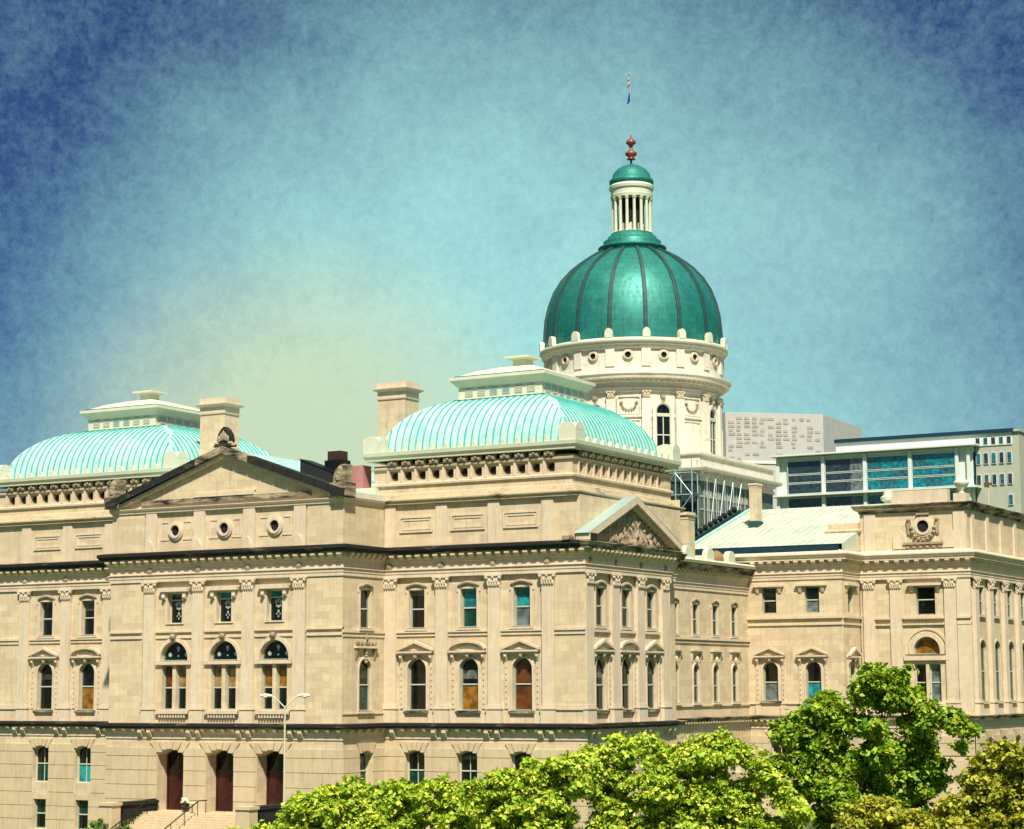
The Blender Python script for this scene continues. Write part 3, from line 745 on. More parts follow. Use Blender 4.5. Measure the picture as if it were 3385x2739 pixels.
q = MB(); q.box(F_W, 23.4, 49.5, 0, .2, 16.0, 16.22); q.box(F_W, 23.4, 49.5, 0, .1, 15.7, 15.85); q.box(F_W, 23.4, 49.5, 0, .12, 10.2, 10.34); parts(q, 'string_course', 'trim')
base_storey(F_W, 23.4, 49.5, BAYW, zmin=6.7, bmt=False)

# ---- transept, A face (y = 49.5) and short return (x = 32.3)
BAYT = [25.15, 29.35]
ops = up_openings(BAYT, 1.4, 18.58, 20.95, 1.5, 10.6, 13.4)
m = MB(); wall(m, F_T, 23.0, 32.3, 9.2, 21.75, ops, d=0, reveal=.5)
wall(m, F_T2, 49.5, 54.0, 9.2, 21.75, up_openings([51.6], 1.3, 18.58, 20.95, 1.3, 10.6, 13.5), d=0, reveal=.5)
wall(m, Fr(0, 49.5, 0), 14.0, 23.0, 20.4, 24.4, ()); part(m, 'wall', 'stone')
for i, (fr_, c) in enumerate(((F_T, BAYT[0]), (F_T, BAYT[1]), (F_T2, 51.6))):
    W = window(fr_, c, 1.4 if i < 2 else 1.3, 18.58, 20.95, 'rect', 0, .46, 19.75, 0, ('glass_green', 'glass_grey' if i == 1 else 'glass'), False, fr_mat='frame')
    q = MB(); q.box(fr_, c - 1.5, c + 1.5, 0, .36, 21.02, 21.2)
    for sx in (-1, 1): q.taper(fr_, c + sx * 1.1, 20.45, 21.017, .12, .22, 0, .1, .3)
    part(q, 'lintel', 'trim', W)
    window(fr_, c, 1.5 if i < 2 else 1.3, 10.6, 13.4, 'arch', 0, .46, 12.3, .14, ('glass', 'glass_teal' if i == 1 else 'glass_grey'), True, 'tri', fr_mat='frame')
for fr_, a, b in ((F_T, 23.0, 32.3), (F_T2, 49.5, 54.0)):
    q = MB(); q.box(fr_, a, b, 0, .22, 18.05, 18.3); q.box(fr_, a, b, 0, .12, 17.45, 17.62); q.box(fr_, a, b, 0, .12, 10.3, 10.42); parts(q, 'string_course', 'trim')
base_storey(F_T, 23.0, 32.3, [25.9, 29.35], zmin=4.4, bmt=False)
m = MB(); wall(m, F_T2, 49.5, 54, 0, 8.12, (), d=.1); part(m, 'base_wall', 'stone')

# ---- entrance block of the long side, A face (y = 54) and front (x = 42.8)
m = MB()
wall(m, F_E, 32.3, 42.8, 14.0, 21.75, [(38.55, 1.78, 18.32, 20.88, 'rect'), (38.55, 2.46, 14.75, 15.1, 'arch')], d=-.15, reveal=.5)
wall(m, F_E, 32.3, 42.8, 9.2, 14.0, [(37.86, 1.08, 10.46, 13.9, 'rect'), (39.24, 1.08, 10.46, 13.9, 'rect')], d=-.15, reveal=.5)
EBAY = [58.0 + 4.55 * k for k in range(8)]
wall(m, F_E2, 54.0, 92.4, 9.2, 21.75, [(c, 1.5, 18.32, 20.88, 'rect') for c in EBAY] + [(c, 1.9, 10.46, 15.1, 'arch') for c in EBAY], d=-.25, reveal=.4)
part(m, 'wall', 'stone')
for s in (33.2, 35.78, 40.9): pilaster(F_E, s, 1.1, 9.28, 21.6, -.15, .06)
part(MB().box(F_E, 41.5, 42.8, -.15, .0, 9.28, 21.6), 'pier', 'trim')
window(F_E, 38.55, 1.78, 18.32, 20.88, 'rect', -.15, .46, 19.7, 0, ('glass', 'glass'), False)
q = MB(); q.box(F_E, 36.95, 40.15, -.15, .3, 20.98, 21.2)
for sx in (-1, 1): q.taper(F_E, 38.55 + sx * 1.25, 20.4, 20.977, .12, .22, -.15, .1, .35)
part(q, 'lintel', 'trim')
L_ = part(MB().ring(F_E, outline(38.55, 2.46, 14.75, 15.1, 'arch'), outline(38.55, 2.46, 14.75, 15.1, 'arch', .1), -.62, -.5), 'lunette', 'frame')
part(MB().prism(F_E, outline(38.55, 2.3, 14.8, 15.1, 'arch'), -.62, -.58), 'pane', 'blind', L_)
part(MB().ring(F_E, outline(38.55, 3.3, 14.75, 15.1, 'arch'), outline(38.55, 2.46, 14.75, 15.1, 'arch'), -.15, -.02), 'architrave', 'trim', L_)
part(MB().ring(F_E, outline(38.55, 4.1, 14.75, 15.1, 'arch'), outline(38.55, 3.7, 14.75, 15.1, 'arch'), -.15, -.06), 'archivolt', 'trim', L_)
part(MB().box(F_E, 36.4, 40.7, -.15, .08, 14.2, 14.6), 'transom', 'trim', L_)
for s, mt in ((37.86, ('glass', 'glass')), (39.24, ('glass_grey', 'glass_grey'))): window(F_E, s, 1.08, 10.46, 13.9, 'rect', -.15, .46, 12.2, 0, mt, False, fr_mat='frame_lt')
part(MB().box(F_E, 36.8, 40.3, -.15, .25, 10.1, 10.3), 'sill', 'trim')
for a, b in ((33.75, 35.2), (36.35, 40.3), (41.5, 42.8)):
    q = MB(); q.box(F_E, a, b, -.15, .14, 17.95, 18.15); q.box(F_E, a, b, -.15, .04, 17.4, 17.55); parts(q, 'string_course', 'trim')
for c in EBAY:
    window(F_E2, c, 1.5, 18.32, 20.88, 'rect', -.25, .3, 19.6, .16, ('glass', 'glass'), True)
    window(F_E2, c, 1.9, 10.46, 15.1, 'arch', -.25, .3, 13.2, .16, ('glass', 'glass'), True)
for k in range(9): pilaster(F_E2, 55.72 + 4.55 * k, 1.0, 9.28, 21.6, -.25, .1)
base_storey(F_E, 32.3, 42.8, [38.55], zmin=6.7, bmt=False)
base_storey(F_E2, 53.9, 92.4, EBAY, zmin=6.7, bmt=False)
m = MB()
wall(m, Fr(0, 92.4, PI), -42.8, -32.3, 0, 22.6, ()); wall(m, Fr(0, 96.9, PI), -32.3, 23, 0, 22.6, ()); wall(m, F_T2, 92.4, 96.9, 0, 22.6, ()); part(m, 'base_wall', 'stone')

# ---- entablatures and cornices
PATH1 = [(-23, 49.5), (-23, 23.4), (-27.7, 23.4), (-27.7, 20.4), (-28.7, 20.4), (-28.7, 5.75), (-11.2, 5.75), (-11.2, 0), (11.2, 0), (11.2, 5.75), (28.7, 5.75), (28.7, 20.4), (27.7, 20.4), (27.7, 23.4), (23, 23.4), (23, 49.5)]
PATH2 = [(14, 49.5), (32.3, 49.5), (32.3, 54), (42.8, 54), (42.8, 92.4), (32.3, 92.4), (32.3, 96.9), (14, 96.9)]
PATHM = PATH1[:-1] + [(23, 49.5), (32.3, 49.5), (32.3, 54), (42.8, 54), (42.8, 92.4), (32.3, 92.4)]
ENT = [(-.35, 20.36), (.09, 20.36), (.09, 20.62), (.13, 20.64), (.13, 20.88), (.22, 20.92), (.22, 20.98), (.07, 21.0), (.07, 21.46), (.14, 21.5), (.2, 21.7), (.25, 21.74), (.25, 22.08), (-.3, 22.09)]
COR = [(-.3, 22.09), (.62, 22.09), (.62, 22.26), (.68, 22.30), (.76, 22.46), (.82, 22.56), (.82, 22.62), (-.3, 22.70)]
MENT = [(-.3, 8.1), (.17, 8.1), (.17, 8.2), (.12, 8.22), (.12, 8.5), (.2, 8.55), (.22, 8.86), (-.3, 8.87)]
MCOR = [(-.3, 8.87), (.52, 8.87), (.54, 9.03), (.6, 9.1), (.66, 9.2), (.66, 9.24), (-.35, 9.30)]
up2 = lambda pr, dz, lo=None: [(d, z + dz) for d, z in pr]
ent1 = part(MB().sweep(PATH1, ENT), 'entablature', 'trim'); cor1 = part(MB().sweep(PATH1, COR), 'cornice', 'grimy')
ent2 = part(MB().sweep(PATH2, up2(ENT, 1.25)), 'entablature', 'trim'); cor2 = part(MB().sweep(PATH2, up2(COR, 1.25) [:-1] + [(.8, 23.95), (-.3, 24.3)]), 'cornice', 'trim')
entm = part(MB().sweep(PATHM, MENT), 'belt_entablature', 'trim'); corm = part(MB().sweep(PATHM, MCOR), 'belt_cornice', 'grimy')
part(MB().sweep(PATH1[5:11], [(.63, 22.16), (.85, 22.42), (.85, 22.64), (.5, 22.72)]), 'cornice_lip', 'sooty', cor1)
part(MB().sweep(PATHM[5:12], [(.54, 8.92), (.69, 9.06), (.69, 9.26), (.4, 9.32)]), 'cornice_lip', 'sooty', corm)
def row(me, name, fr, a, b, step, d, z, parent):
    n = max(1, round((b - a) / step))
    for k in range(n + 1): inst(name, me, fr, a + (b - a) * k / n, d, z, parent)
Zm = 21.74
row(ME_MOD, 'modillion', F_C, -11.2, 11.2, .8, .25, Zm, cor1); row(ME_MOD, 'modillion', F_P, 12.2, 28.7, .8, .25, Zm, cor1); row(ME_MOD, 'modillion', F_P, -28.7, -12.2, .8, .25, Zm, cor1)
row(ME_MOD, 'modillion', F_R, .5, 5.0, .8, .25, Zm, cor1); row(ME_MOD, 'modillion', F_B, 6.2, 20.2, .72, .25, Zm, cor1)
row(ME_MODS, 'modillion', F_W, 29.0, 49.2, .72, .25, Zm + .08, cor1)
row(ME_MOD, 'modillion', F_T, 23.8, 32.3, .85, .25, Zm + 1.25, cor2); row(ME_MODS, 'modillion', F_T2, 50.1, 53.4, .66, .25, Zm + 1.33, cor2)
row(ME_MOD, 'modillion', F_E, 33.3, 42.8, .95, .25, Zm + 1.25, cor2); row(ME_MODS, 'modillion', F_E2, 54.6, 80, .75, .25, Zm + 1.33, cor2)
Zb = 8.60
for fr_, a, b in ((F_C, -11.2, 11.2), (F_P, 12.2, 28.7), (F_P, -28.7, -12.2), (F_R, .6, 5.0), (F_B, 6.2, 20.2)): row(ME_MODS, 'modillion', fr_, a, b, .98 if fr_ is not F_B else .6, .2, Zb, corm)
row(ME_MODS, 'modillion', F_W, 29, 49.2, .6, .2, Zb, corm); row(ME_MODS, 'modillion', F_T, 23.8, 32, .6, .2, Zb, corm)
for fr_, L_ in ((F_C, PIL_C), (F_P, PILX), (F_P, [-x for x in PILX]), (F_B, PILB)):
    for s in L_:
        for sx in (-1, 1): inst('console', ME_CONS, fr_, s + sx * .46, .15, 8.24, corm)
        inst('rosette', ME_ROS, fr_, s, .08, 21.22, ent1)

# ---- attics
def attic_wall(fr, a, b, z0, z1, d, ops=(), nm='attic_wall'):
    m = MB(); wall(m, fr, a, b, z0, z1, ops, d=d, reveal=.3); return part(m, nm, 'stone')
def oculus(fr, s, z, r, d, W=None, flank=1.55):
    O_ = MB(); circ = lambda q: [(s + q * math.cos(2 * PI * k / 20), z + q * math.sin(2 * PI * k / 20)) for k in range(20)]
    O_.ring(fr, circ(r * 1.75), circ(r * 1.42), d, d + .16); O_.ring(fr, circ(r * 1.42), circ(r), d, d + .24)
    o = part(O_, 'oculus', 'trim', W)
    if W is None:
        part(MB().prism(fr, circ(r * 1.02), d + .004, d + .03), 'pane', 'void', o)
        if flank:
            for sx in (-1, 1):
                a, b = sorted((s + sx * flank, s + sx * r * 1.55)); h = r * 1.75
                part(MB().ring(fr, [(a, z - h), (b, z - h), (b, z + h), (a, z + h)], [(a + .12, z - h + .12), (b - .12, z - h + .12), (b - .12, z + h - .12), (a + .12, z + h - .12)], d, d + .05), 'panel_moulding', 'trim', o)
    return o
ME_ANTE = mesh_antefix(.7, .95, .18, 'trim', 'antefix')
attic_wall(F_C, -11.2, 11.2, 22.6, 26.3, -.2); attic_wall(F_R, -.0, 5.75, 22.6, 26.3, -.02)
for s in PIL_C:
    st = part(MB().box(F_C, s - .55, s + .55, -.2, .02, 22.66, 25.9), 'attic_strip', 'trim'); inst('antefix', ME_ANTE, F_C, s - .1, .02, 22.68, st)
for a, b in ((-11.2, -7.9), (7.9, 11.2)): part(MB().box(F_C, a, b, -.2, -.03, 22.66, 25.9), 'attic_strip', 'stone')
for c in BAY_C: oculus(F_C, c, 24.38, .43, -.2)
PATHC = [(-11.2, 5.75), (-11.2, 0), (11.2, 0), (11.2, 5.75)]
part(MB().sweep(PATHC, [(-.3, 25.86), (.06, 25.86), (.08, 26.0), (.14, 26.05), (.22, 26.2), (.22, 26.26), (-.3, 26.3)]), 'attic_moulding', 'trim')
for sg in (1, -1):
    a, b = (11.2, 28.3) if sg > 0 else (-29.3, -11.2); attic_wall(F_P, a, b, 22.6, 26.1, -.1)
    for s in PILX: part(MB().box(F_P, sg * s - .5, sg * s + .5, -.1, .04, 22.66, 25.95), 'attic_strip', 'trim')
    for c in BAYX:
        c *= sg; h, w = .62, 1.5
        q = MB()
        for e, t in ((0, .1), (.2, .05)):
            q.ring(F_P, [(c - w + e, 24.45 - h + e), (c + w - e, 24.45 - h + e), (c + w - e, 24.45 + h - e), (c - w + e, 24.45 + h - e)], [(c - w + e + .13, 24.45 - h + e + .13), (c + w - e - .13, 24.45 - h + e + .13), (c + w - e - .13, 24.45 + h - e - .13), (c - w + e + .13, 24.45 + h - e - .13)], -.1, -.1 + t)
        part(q, 'attic_panel', 'trim')
attic_wall(Fr(28.3, 0, A90), 5.85, 23.4, 22.6, 26.1, 0); attic_wall(Fr(-29.3, 23.4, -A90), 0, 17.55, 22.6, 26.1, 0)
attic_wall(Fr(0, 23.4, PI), -28.3, -9, 22.6, 27, 0); attic_wall(Fr(0, 23.4, PI), 9, 29.3, 22.6, 27, 0)
# box that carries the mansard roofs
BX0, BX1, BY0, BY1 = 9.85, 27.45, 6.3, 23.5
def scroll_mesh():
    m = MB(); m.box(LOC, -.44, .44, 0, .2, 0, .46)
    for sx in (-1, 1): m.blob((sx * .25, -.25, .2), .2, .14, .18)
    m.blob((0, -.3, .3), .16, .14, .14); return m.mesh('frieze_scroll', 'sculpt')
ME_SCR = scroll_mesh()
ME_ANT2 = mesh_antefix(.34, .5, .3, 'pale', 'antefix')
def acro_mesh(w, h, name, mat):
    m = MB(); m.box(LOC, -w / 2, w / 2, -w / 2, w / 2, 0, h * .62)
    n = 10
    pts = [(-w / 2, h * .62), (w / 2, h * .62)] + [(w / 2 * math.cos(PI * k / n), h * .62 + h * .38 * math.sin(PI * k / n)) for k in range(1, n)]
    m.prism(LOC, pts, -w / 2, w / 2); m.prism(Fr(0, 0, A90), pts, -w / 2 - .01, w / 2 + .01)
    return m.mesh(name, mat)
ME_ACR = acro_mesh(1.45, 1.45, 'corner_acroterion', 'pale')
def roof_box(sg):
    x0, x1 = (BX0, BX1) if sg > 0 else (-29.6, -BX0)
    xm, ex = (x0 + x1) / 2, (0.0 if sg > 0 else 1.05)
    loop = [(x0, BY0), (x1, BY0), (x1, BY1), (x0, BY1)]
    fs = [(Fr(0, BY0, 0), x0, x1, 'A'), (Fr(x1, 0, A90), BY0, BY1, 'B')]
    nh = 12 if sg > 0 else 14; holesA = [xm + 1.262 * (k - (nh - 1) / 2) for k in range(nh)]; holesB = [BY0 + 1.4 + 1.24 * k for k in range(12)]
    big = MB()
    for fr, a, b, t in fs:
        hs = holesA if t == 'A' else holesB
        wall(big, fr, a, b, 26.0, 29.2, [(h, .74, 27.95, 28.69, 'rect') for h in hs], d=0, reveal=.3)
    wall(big, Fr(0, BY1, PI), -x1, -x0, 26, 29.2, ()); wall(big, Fr(x0, BY1, -A90), 0, BY1 - BY0, 26, 29.2, ())
    bx = part(big, 'roof_box', 'stone')
    for fr, a, b, t in fs:
        if t == 'B' and sg < 0: continue
        for h in (holesA if t == 'A' else holesB):
            part(MB().box(fr, h - .37, h + .37, -.34, -.3, 27.95, 28.69), 'vent_panel', 'sculpt', bx)
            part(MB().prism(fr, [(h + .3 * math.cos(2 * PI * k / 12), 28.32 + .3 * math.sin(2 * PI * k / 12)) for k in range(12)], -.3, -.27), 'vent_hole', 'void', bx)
            part(MB().box(fr, h - .63 + .04, h - .63 + .22, 0, .12, 27.8, 28.85), 'vent_pier', 'trim', bx)
            inst('frieze_scroll', ME_SCR, fr, h, 0.02, 29.08, bx)
    lp = [(x0, BY1), (x0, BY0), (x1, BY0), (x1, BY1)]
    lp = [(x0, BY0), (x1, BY0), (x1, BY1), (x0, BY1)]
    part(MB().sweep(lp, [(-.2, 26.02), (.75, 26.02), (.78, 26.2), (.9, 26.3), (.9, 26.4), (.4, 26.5), (.25, 26.9), (.12, 27.0), (-.2, 27.02)], True), 'attic_cornice', 'stained', bx)
    part(MB().sweep(lp, [(-.2, 27.55), (.16, 27.55), (.18, 27.7), (.08, 27.78), (-.2, 27.79)], True), 'sill_course', 'trim', bx)
    part(MB().sweep(lp, [(-.2, 28.86), (.16, 28.86), (.2, 29.0), (.1, 29.06), (-.2, 29.07)], True), 'fillet', 'trim', bx)
    part(MB().sweep(lp, [(-.2, 29.56), (.5, 29.56), (.52, 29.72), (.66, 29.9), (.7, 30.18), (.3, 30.24), (-.5, 30.25)], True), 'gutter', 'pale', bx)
    for fr, a, b, t in fs:
        n = 11 if sg > 0 else 13
        c0 = xm if t == 'A' else (BY0 + BY1) / 2
        for k in range(n + 1): inst('antefix', ME_ANT2, fr, c0 + 1.262 * (k - n / 2), .62 - .3, 30.1, bx)
    for p in loop: link('corner_acroterion', ME_ACR, bx, (p[0] + (.1 if p[0] == x0 else -.1) - .0, p[1] + (.1 if p[1] == BY0 else -.1), 30.1))
    # mansard roof, convex profile
    cx_, cy_ = xm - .25, (BY0 + BY1) / 2 + .2
    rb, rt, zb, zt = 8.25, 3.95, 30.2, 34.65
    prof = []
    for k in range(13):
        t = k / 12 * R(74); prof.append((rt + (rb - rt) * (math.cos(t) - math.cos(R(74))) / (1 - math.cos(R(74))), zb + (zt - zb) * math.sin(t) / math.sin(R(74))))
    m = MB(); n = len(prof)
    i = 0
    for r, z in prof:
        m.v += [(cx_ - r - ex, cy_ - r, z), (cx_ + r + ex, cy_ - r, z), (cx_ + r + ex, cy_ + r, z), (cx_ - r - ex, cy_ + r, z)]
    for j in range(n - 1):
        for k in range(4): q = (k + 1) % 4; m.f.append((4 * j + k, 4 * j + q, 4 * j + 4 + q, 4 * j + 4 + k))
    rf = part(m, 'mansard_roof', 'copper')
    # standing seams, each its own bent strip
    def seam(side, u):
        mm = MB(); w, h = .04, .085; pts = []
        for r, z in prof:
            if abs(u) > r + (ex if side in 'AC' else 0): break
            pts.append((r, z))
        if len(pts) < 2: return
        # last point clipped at the hip
        for j, (r, z) in enumerate(pts):
            j0 = max(0, j - 1); j1 = min(len(pts) - 1, j + 1); tr, tz = pts[j1][0] - pts[j0][0], pts[j1][1] - pts[j0][1]; l = math.hypot(tr, tz); nr, nz = tz / l, -tr / l
            for du, e in ((-w, -.02), (-w, h), (w, h), (w, -.02)):
                rr, zz = r + nr * e, z + nz * e
                if side == 'A': mm.v.append((cx_ + u + du, cy_ - rr, zz))
                elif side == 'B': mm.v.append((cx_ + rr + ex, cy_ + u + du, zz))
                elif side == 'C': mm.v.append((cx_ - u - du, cy_ + rr, zz))
                else: mm.v.append((cx_ - rr - ex, cy_ - u - du, zz))
        for j in range(len(pts) - 1):
            for k in range(3): mm.f.append((4 * j + k, 4 * j + k + 1, 4 * j + 5 + k, 4 * j + 4 + k))
        part(mm, 'roof_seam', 'copper_seam', rf)
    for side in 'ABCD':
        if side in 'CD' and sg > 0 or side == 'B' and sg < 0: pass
        for k in range(-14, 15): seam(side, k * .632)
    # louvred cupola
    cm = MB(); z0 = zt
    cm.sweep([(cx_ - rt + .15, cy_ - rt + .15), (cx_ + rt - .15, cy_ - rt + .15), (cx_ + rt - .15, cy_ + rt - .15), (cx_ - rt + .15, cy_ + rt - .15)],
             [(.28, z0 - .05), (.28, z0 + .06), (0, z0 + .08), (0, z0 + 1.05), (.1, z0 + 1.1), (.3, z0 + 1.35), (.55, z0 + 1.6), (.55, z0 + 1.85), (.2, z0 + 1.9), (-1.0, z0 + 2.45), (-2.4, z0 + 2.85), (-3.2, z0 + 2.95), (-3.2, z0 + 3.5), (-2.7, z0 + 3.6), (-2.7, z0 + 3.75), (-3.78, z0 + 3.9)], True)
    cu = part(cm, 'cupola', 'pale')
    part(MB().sweep([(cx_ - rt, cy_ - rt), (cx_ + rt, cy_ - rt), (cx_ + rt, cy_ + rt), (cx_ - rt, cy_ + rt)], [(.0, z0 - .04), (.16, z0 - .02), (.16, z0 + .05), (-.1, z0 + .06)], True), 'flashing', 'navy', cu)
    part(MB().sweep([(cx_ - rt, cy_ - rt), (cx_ + rt, cy_ - rt), (cx_ + rt, cy_ + rt), (cx_ - rt, cy_ + rt)], [(.02, z0 + 1.905), (.1, z0 + 1.91), (.1, z0 + 1.96), (-.1, z0 + 1.98)], True), 'flashing', 'navy', cu)
    for fr, c in ((Fr(0, cy_ - rt + .15, 0), cx_), (Fr(cx_ + rt - .15, 0, A90), cy_)):
        for k in range(6):
            s = c + (k - 2.5) * 1.13
            lv = MB().ring(fr, [(s - .34, z0 + .3), (s + .34, z0 + .3), (s + .34, z0 + .92), (s - .34, z0 + .92)], [(s - .27, z0 + .37), (s + .27, z0 + .37), (s + .27, z0 + .85), (s - .27, z0 + .85)], 0, .05)
            lv = part(lv, 'louvre', 'galv', cu)
            q = MB()
            for j in range(4): q.box(fr, s - .27, s + .27, .003, .03, z0 + .38 + j * .12, z0 + .45 + j * .12)
            lv2 = part(q, 'louvre_slats', 'lampwhite' if k in (0, 1, 4, 5) else 'galv', cu)
roof_box(1); roof_box(-1)

# ---- gable of the centre block
PKX, PKZ, EAX, EAZ = 0.0, 30.35, 11.25, 26.3
m = MB(); m.prism(F_C, [(-10.6, 26.28), (10.6, 26.28), (0, 29.9)], -.6, -.12); part(m, 'tympanum', 'stone')
def rake(fr, s_e, s_p, z_e, z_p, t0, t1, d0, d1):
    return [(s_e, z_e + t0), (s_e, z_e + t1), (s_p, z_p + t1), (s_p, z_p + t0)]
for sx in (-1, 1):
    q = MB(); o = rake(F_C, sx * 11.3, 0, 26.3, 30.2, -.32, 0.0, 0, 0); q.prism(F_C, o if sx > 0 else o[::-1], -.6, .25)
    rk = part(q, 'raking_cornice', 'trim')
    n = 9
    for k in range(n):
        a, b = k / n + .004, (k + 1) / n - .004
        def pz(t): return 26.3 + 3.9 * t
        pts = [(sx * 11.45 * (1 - a), pz(a) + .03), (sx * 11.45 * (1 - a), pz(a) + .58), (sx * 11.45 * (1 - b), pz(b) + .58), (sx * 11.45 * (1 - b), pz(b) + .03)]
        MB().prism(F_C, pts if sx > 0 else pts[::-1], -.7, .55).build('coping_stone', 'sooty' if k not in (7, 8) else 'grimy', rk)
q = MB(); q.box(F_C, -2.9, 2.9, -.6, .12, 26.9, 27.22); q.box(F_C, -2.75, 3.0, -.6, .02, 27.22, 27.3); part(q, 'tympanum_block', 'trim')
q = MB(); q.box(F_C, -8.2, 8.2, -.6, .06, 26.5, 26.88); part(q, 'tympanum_ledge', 'grimy')
def palmette(fr, s, d, z, w, h, name, mat='sooty', t=.45):
    m = MB(); m.box(fr, s - w * .62, s + w * .62, d - t, d + t * .6, z, z + h * .12)
    pts = [(s - w * .3, z + h * .1), (s + w * .3, z + h * .1), (s + w * .5, z + h * .32), (s + w * .42, z + h * .62), (s + w * .2, z + h * .88), (s, z + h), (s - w * .2, z + h * .88), (s - w * .42, z + h * .62), (s - w * .5, z + h * .32)]
    m.prism(fr, pts, d - t, d + t * .4)
    o = part(m, name, mat)
    q = MB()
    for k in range(-2, 3): q.blob(fr(s + k * w * .16, d + t * .45, z + h * (.55 - abs(k) * .08)), w * .1, w * .1, h * (.26 - .04 * abs(k)))
    for sx in (-1, 1): q.blob(fr(s + sx * w * .5, d + t * .3, z + h * .16), w * .2, w * .2, h * .11); q.blob(fr(s + sx * w * .66, d + t * .2, z + h * .06), w * .16, w * .16, h * .08)
    part(q, 'carved_leaf', 'sculpt', o)
palmette(F_C, 0, .0, 30.75, 1.3, 1.6, 'apex_finial')
for sx in (-1, 1):
    m = MB(); s = sx * 11.0; m.box(F_C, s - .75, s + .75, -.9, .45, 26.35, 27.35)
    pts = [(s - .55, 27.35), (s + .55, 27.35), (s + .55, 28.75), (s + .1, 28.72), (s - .3, 28.4), (s - .5, 27.9)]
    m.prism(F_C, pts, -.7, .3); o = part(m, 'corner_acroterion', 'grimy')
    q = MB()
    for k in range(3): q.blob(F_C(s - .1 + .1 * k, .32, 27.75 + .3 * k), .26, .12, .3)
    part(q, 'carved_leaf', 'sculpt', o)
    q = MB(); q.box(F_C, s - .5, s + .62, .46, .62, 26.32, 26.9); part(q, 'gutter_end', 'sooty', o)
# roof behind the gable
m = MB(); yb = 22.0
m.poly([(0, .7, 30.55), (0, yb, 30.55), (-11.3, yb, 26.4), (-11.3, .7, 26.4)]); m.poly([(0, .7, 30.55), (11.3, .7, 26.4), (11.3, yb, 26.4), (0, yb, 30.55)])
m.poly([(-11.3, yb, 26.4), (0, yb, 30.55), (11.3, yb, 26.4)])
rf_c = part(m, 'gable_roof', 'copper')
for k in range(14):
    y = .9 + k * .62
    for sx in (1,): part(MB().prism(Fr(0, y, 0), [(0, 30.53), (0, 30.62), (11.3, 26.47), (11.3, 26.38)][::-1], -.04, .04), 'roof_seam', 'copper', rf_c)
sk = MB(); sl = -.367
def on(x): return 30.55 - .367 * x
sk.prism(Fr(0, 3.2, 0), [(4.95, on(4.95) - .05), (4.95, on(4.95) + 1.0), (7.9, on(7.9) + 1.0), (7.9, on(7.9) - .05)][::-1], -1.6, 0)
sk = part(sk, 'skylight', 'void'); part(MB().prism(Fr(0, 3.2, 0), [(4.9, on(4.9) + 1.0), (4.9, on(4.9) + 1.08), (8.0, on(8.0) + 1.08), (8.0, on(8.0) + 1.0)][::-1], -1.65, .05), 'skylight_cap', 'iron', sk)
q = MB(); q.box(Fr(0, 4.3, 0), 6.5, 8.15, -1.2, 0, 28.2, 29.7); part(q, 'vent_base', 'iron')
q = MB(); q.box(Fr(0, 4.4, 0), 6.72, 7.95, -1.0, 0, 29.7, 30.42); part(q, 'roof_vent', 'rust_metal')
q = MB(); q.box(Fr(0, 6.0, 0), 6.8, 9.0, -1.2, 0, 27.5, 29.35); part(q, 'brick_stub', 'pinkbrick')
q = MB(); q.box(Fr(0, 5.8, 0), 8.4, 10.3, -.9, 0, 26.3, 27.5); q.box(Fr(11.3, 0, A90), 1.2, 5.7, -1.3, .15, 26.3, 26.75); part(q, 'roof_step', 'pale')

# chimneys
def chimney(x0, x1, y0, y1, z0, z1, nm='chimney'):
    m = MB(); m.box(WORLD, x0, x1, -y1, -y0, z0, z1 - .25)
    c = part(m, nm, 'stone')
    lp = [(x0, y0), (x1, y0), (x1, y1), (x0, y1)]; k = (x1 - x0) / 2.65
    part(MB().sweep(lp, [(-.1, z1 - 1.45 * k), (.08 * k, z1 - 1.43 * k), (.1 * k, z1 - 1.3 * k), (.02, z1 - 1.28 * k), (.02, z1 - .8 * k), (.16 * k, z1 - .75 * k), (.36 * k, z1 - .6 * k), (.36 * k, z1 - .5 * k), (.06, z1 - .46 * k), (.06, z1 - .02), (-.5 * k, z1)], True), 'chimney_cap', 'trim', c)
chimney(7.7, 10.33, 10.1, 12.1, 26.0, 36.5); chimney(-10.35, -7.75, 10.1, 12.1, 26.0, 36.5)
chimney(19.95, 20.75, 57.6, 58.9, 26.5, 31.6); chimney(21.8, 23.05, 36.4, 37.8, 22.5, 27.2)
part(MB().sweep([(19.95, 57.6), (20.75, 57.6), (20.75, 58.9), (19.95, 58.9)], [(.0, 27.9), (.06, 27.9), (.12, 27.1), (0, 27.0)], True), 'flashing', 'copper_rib')

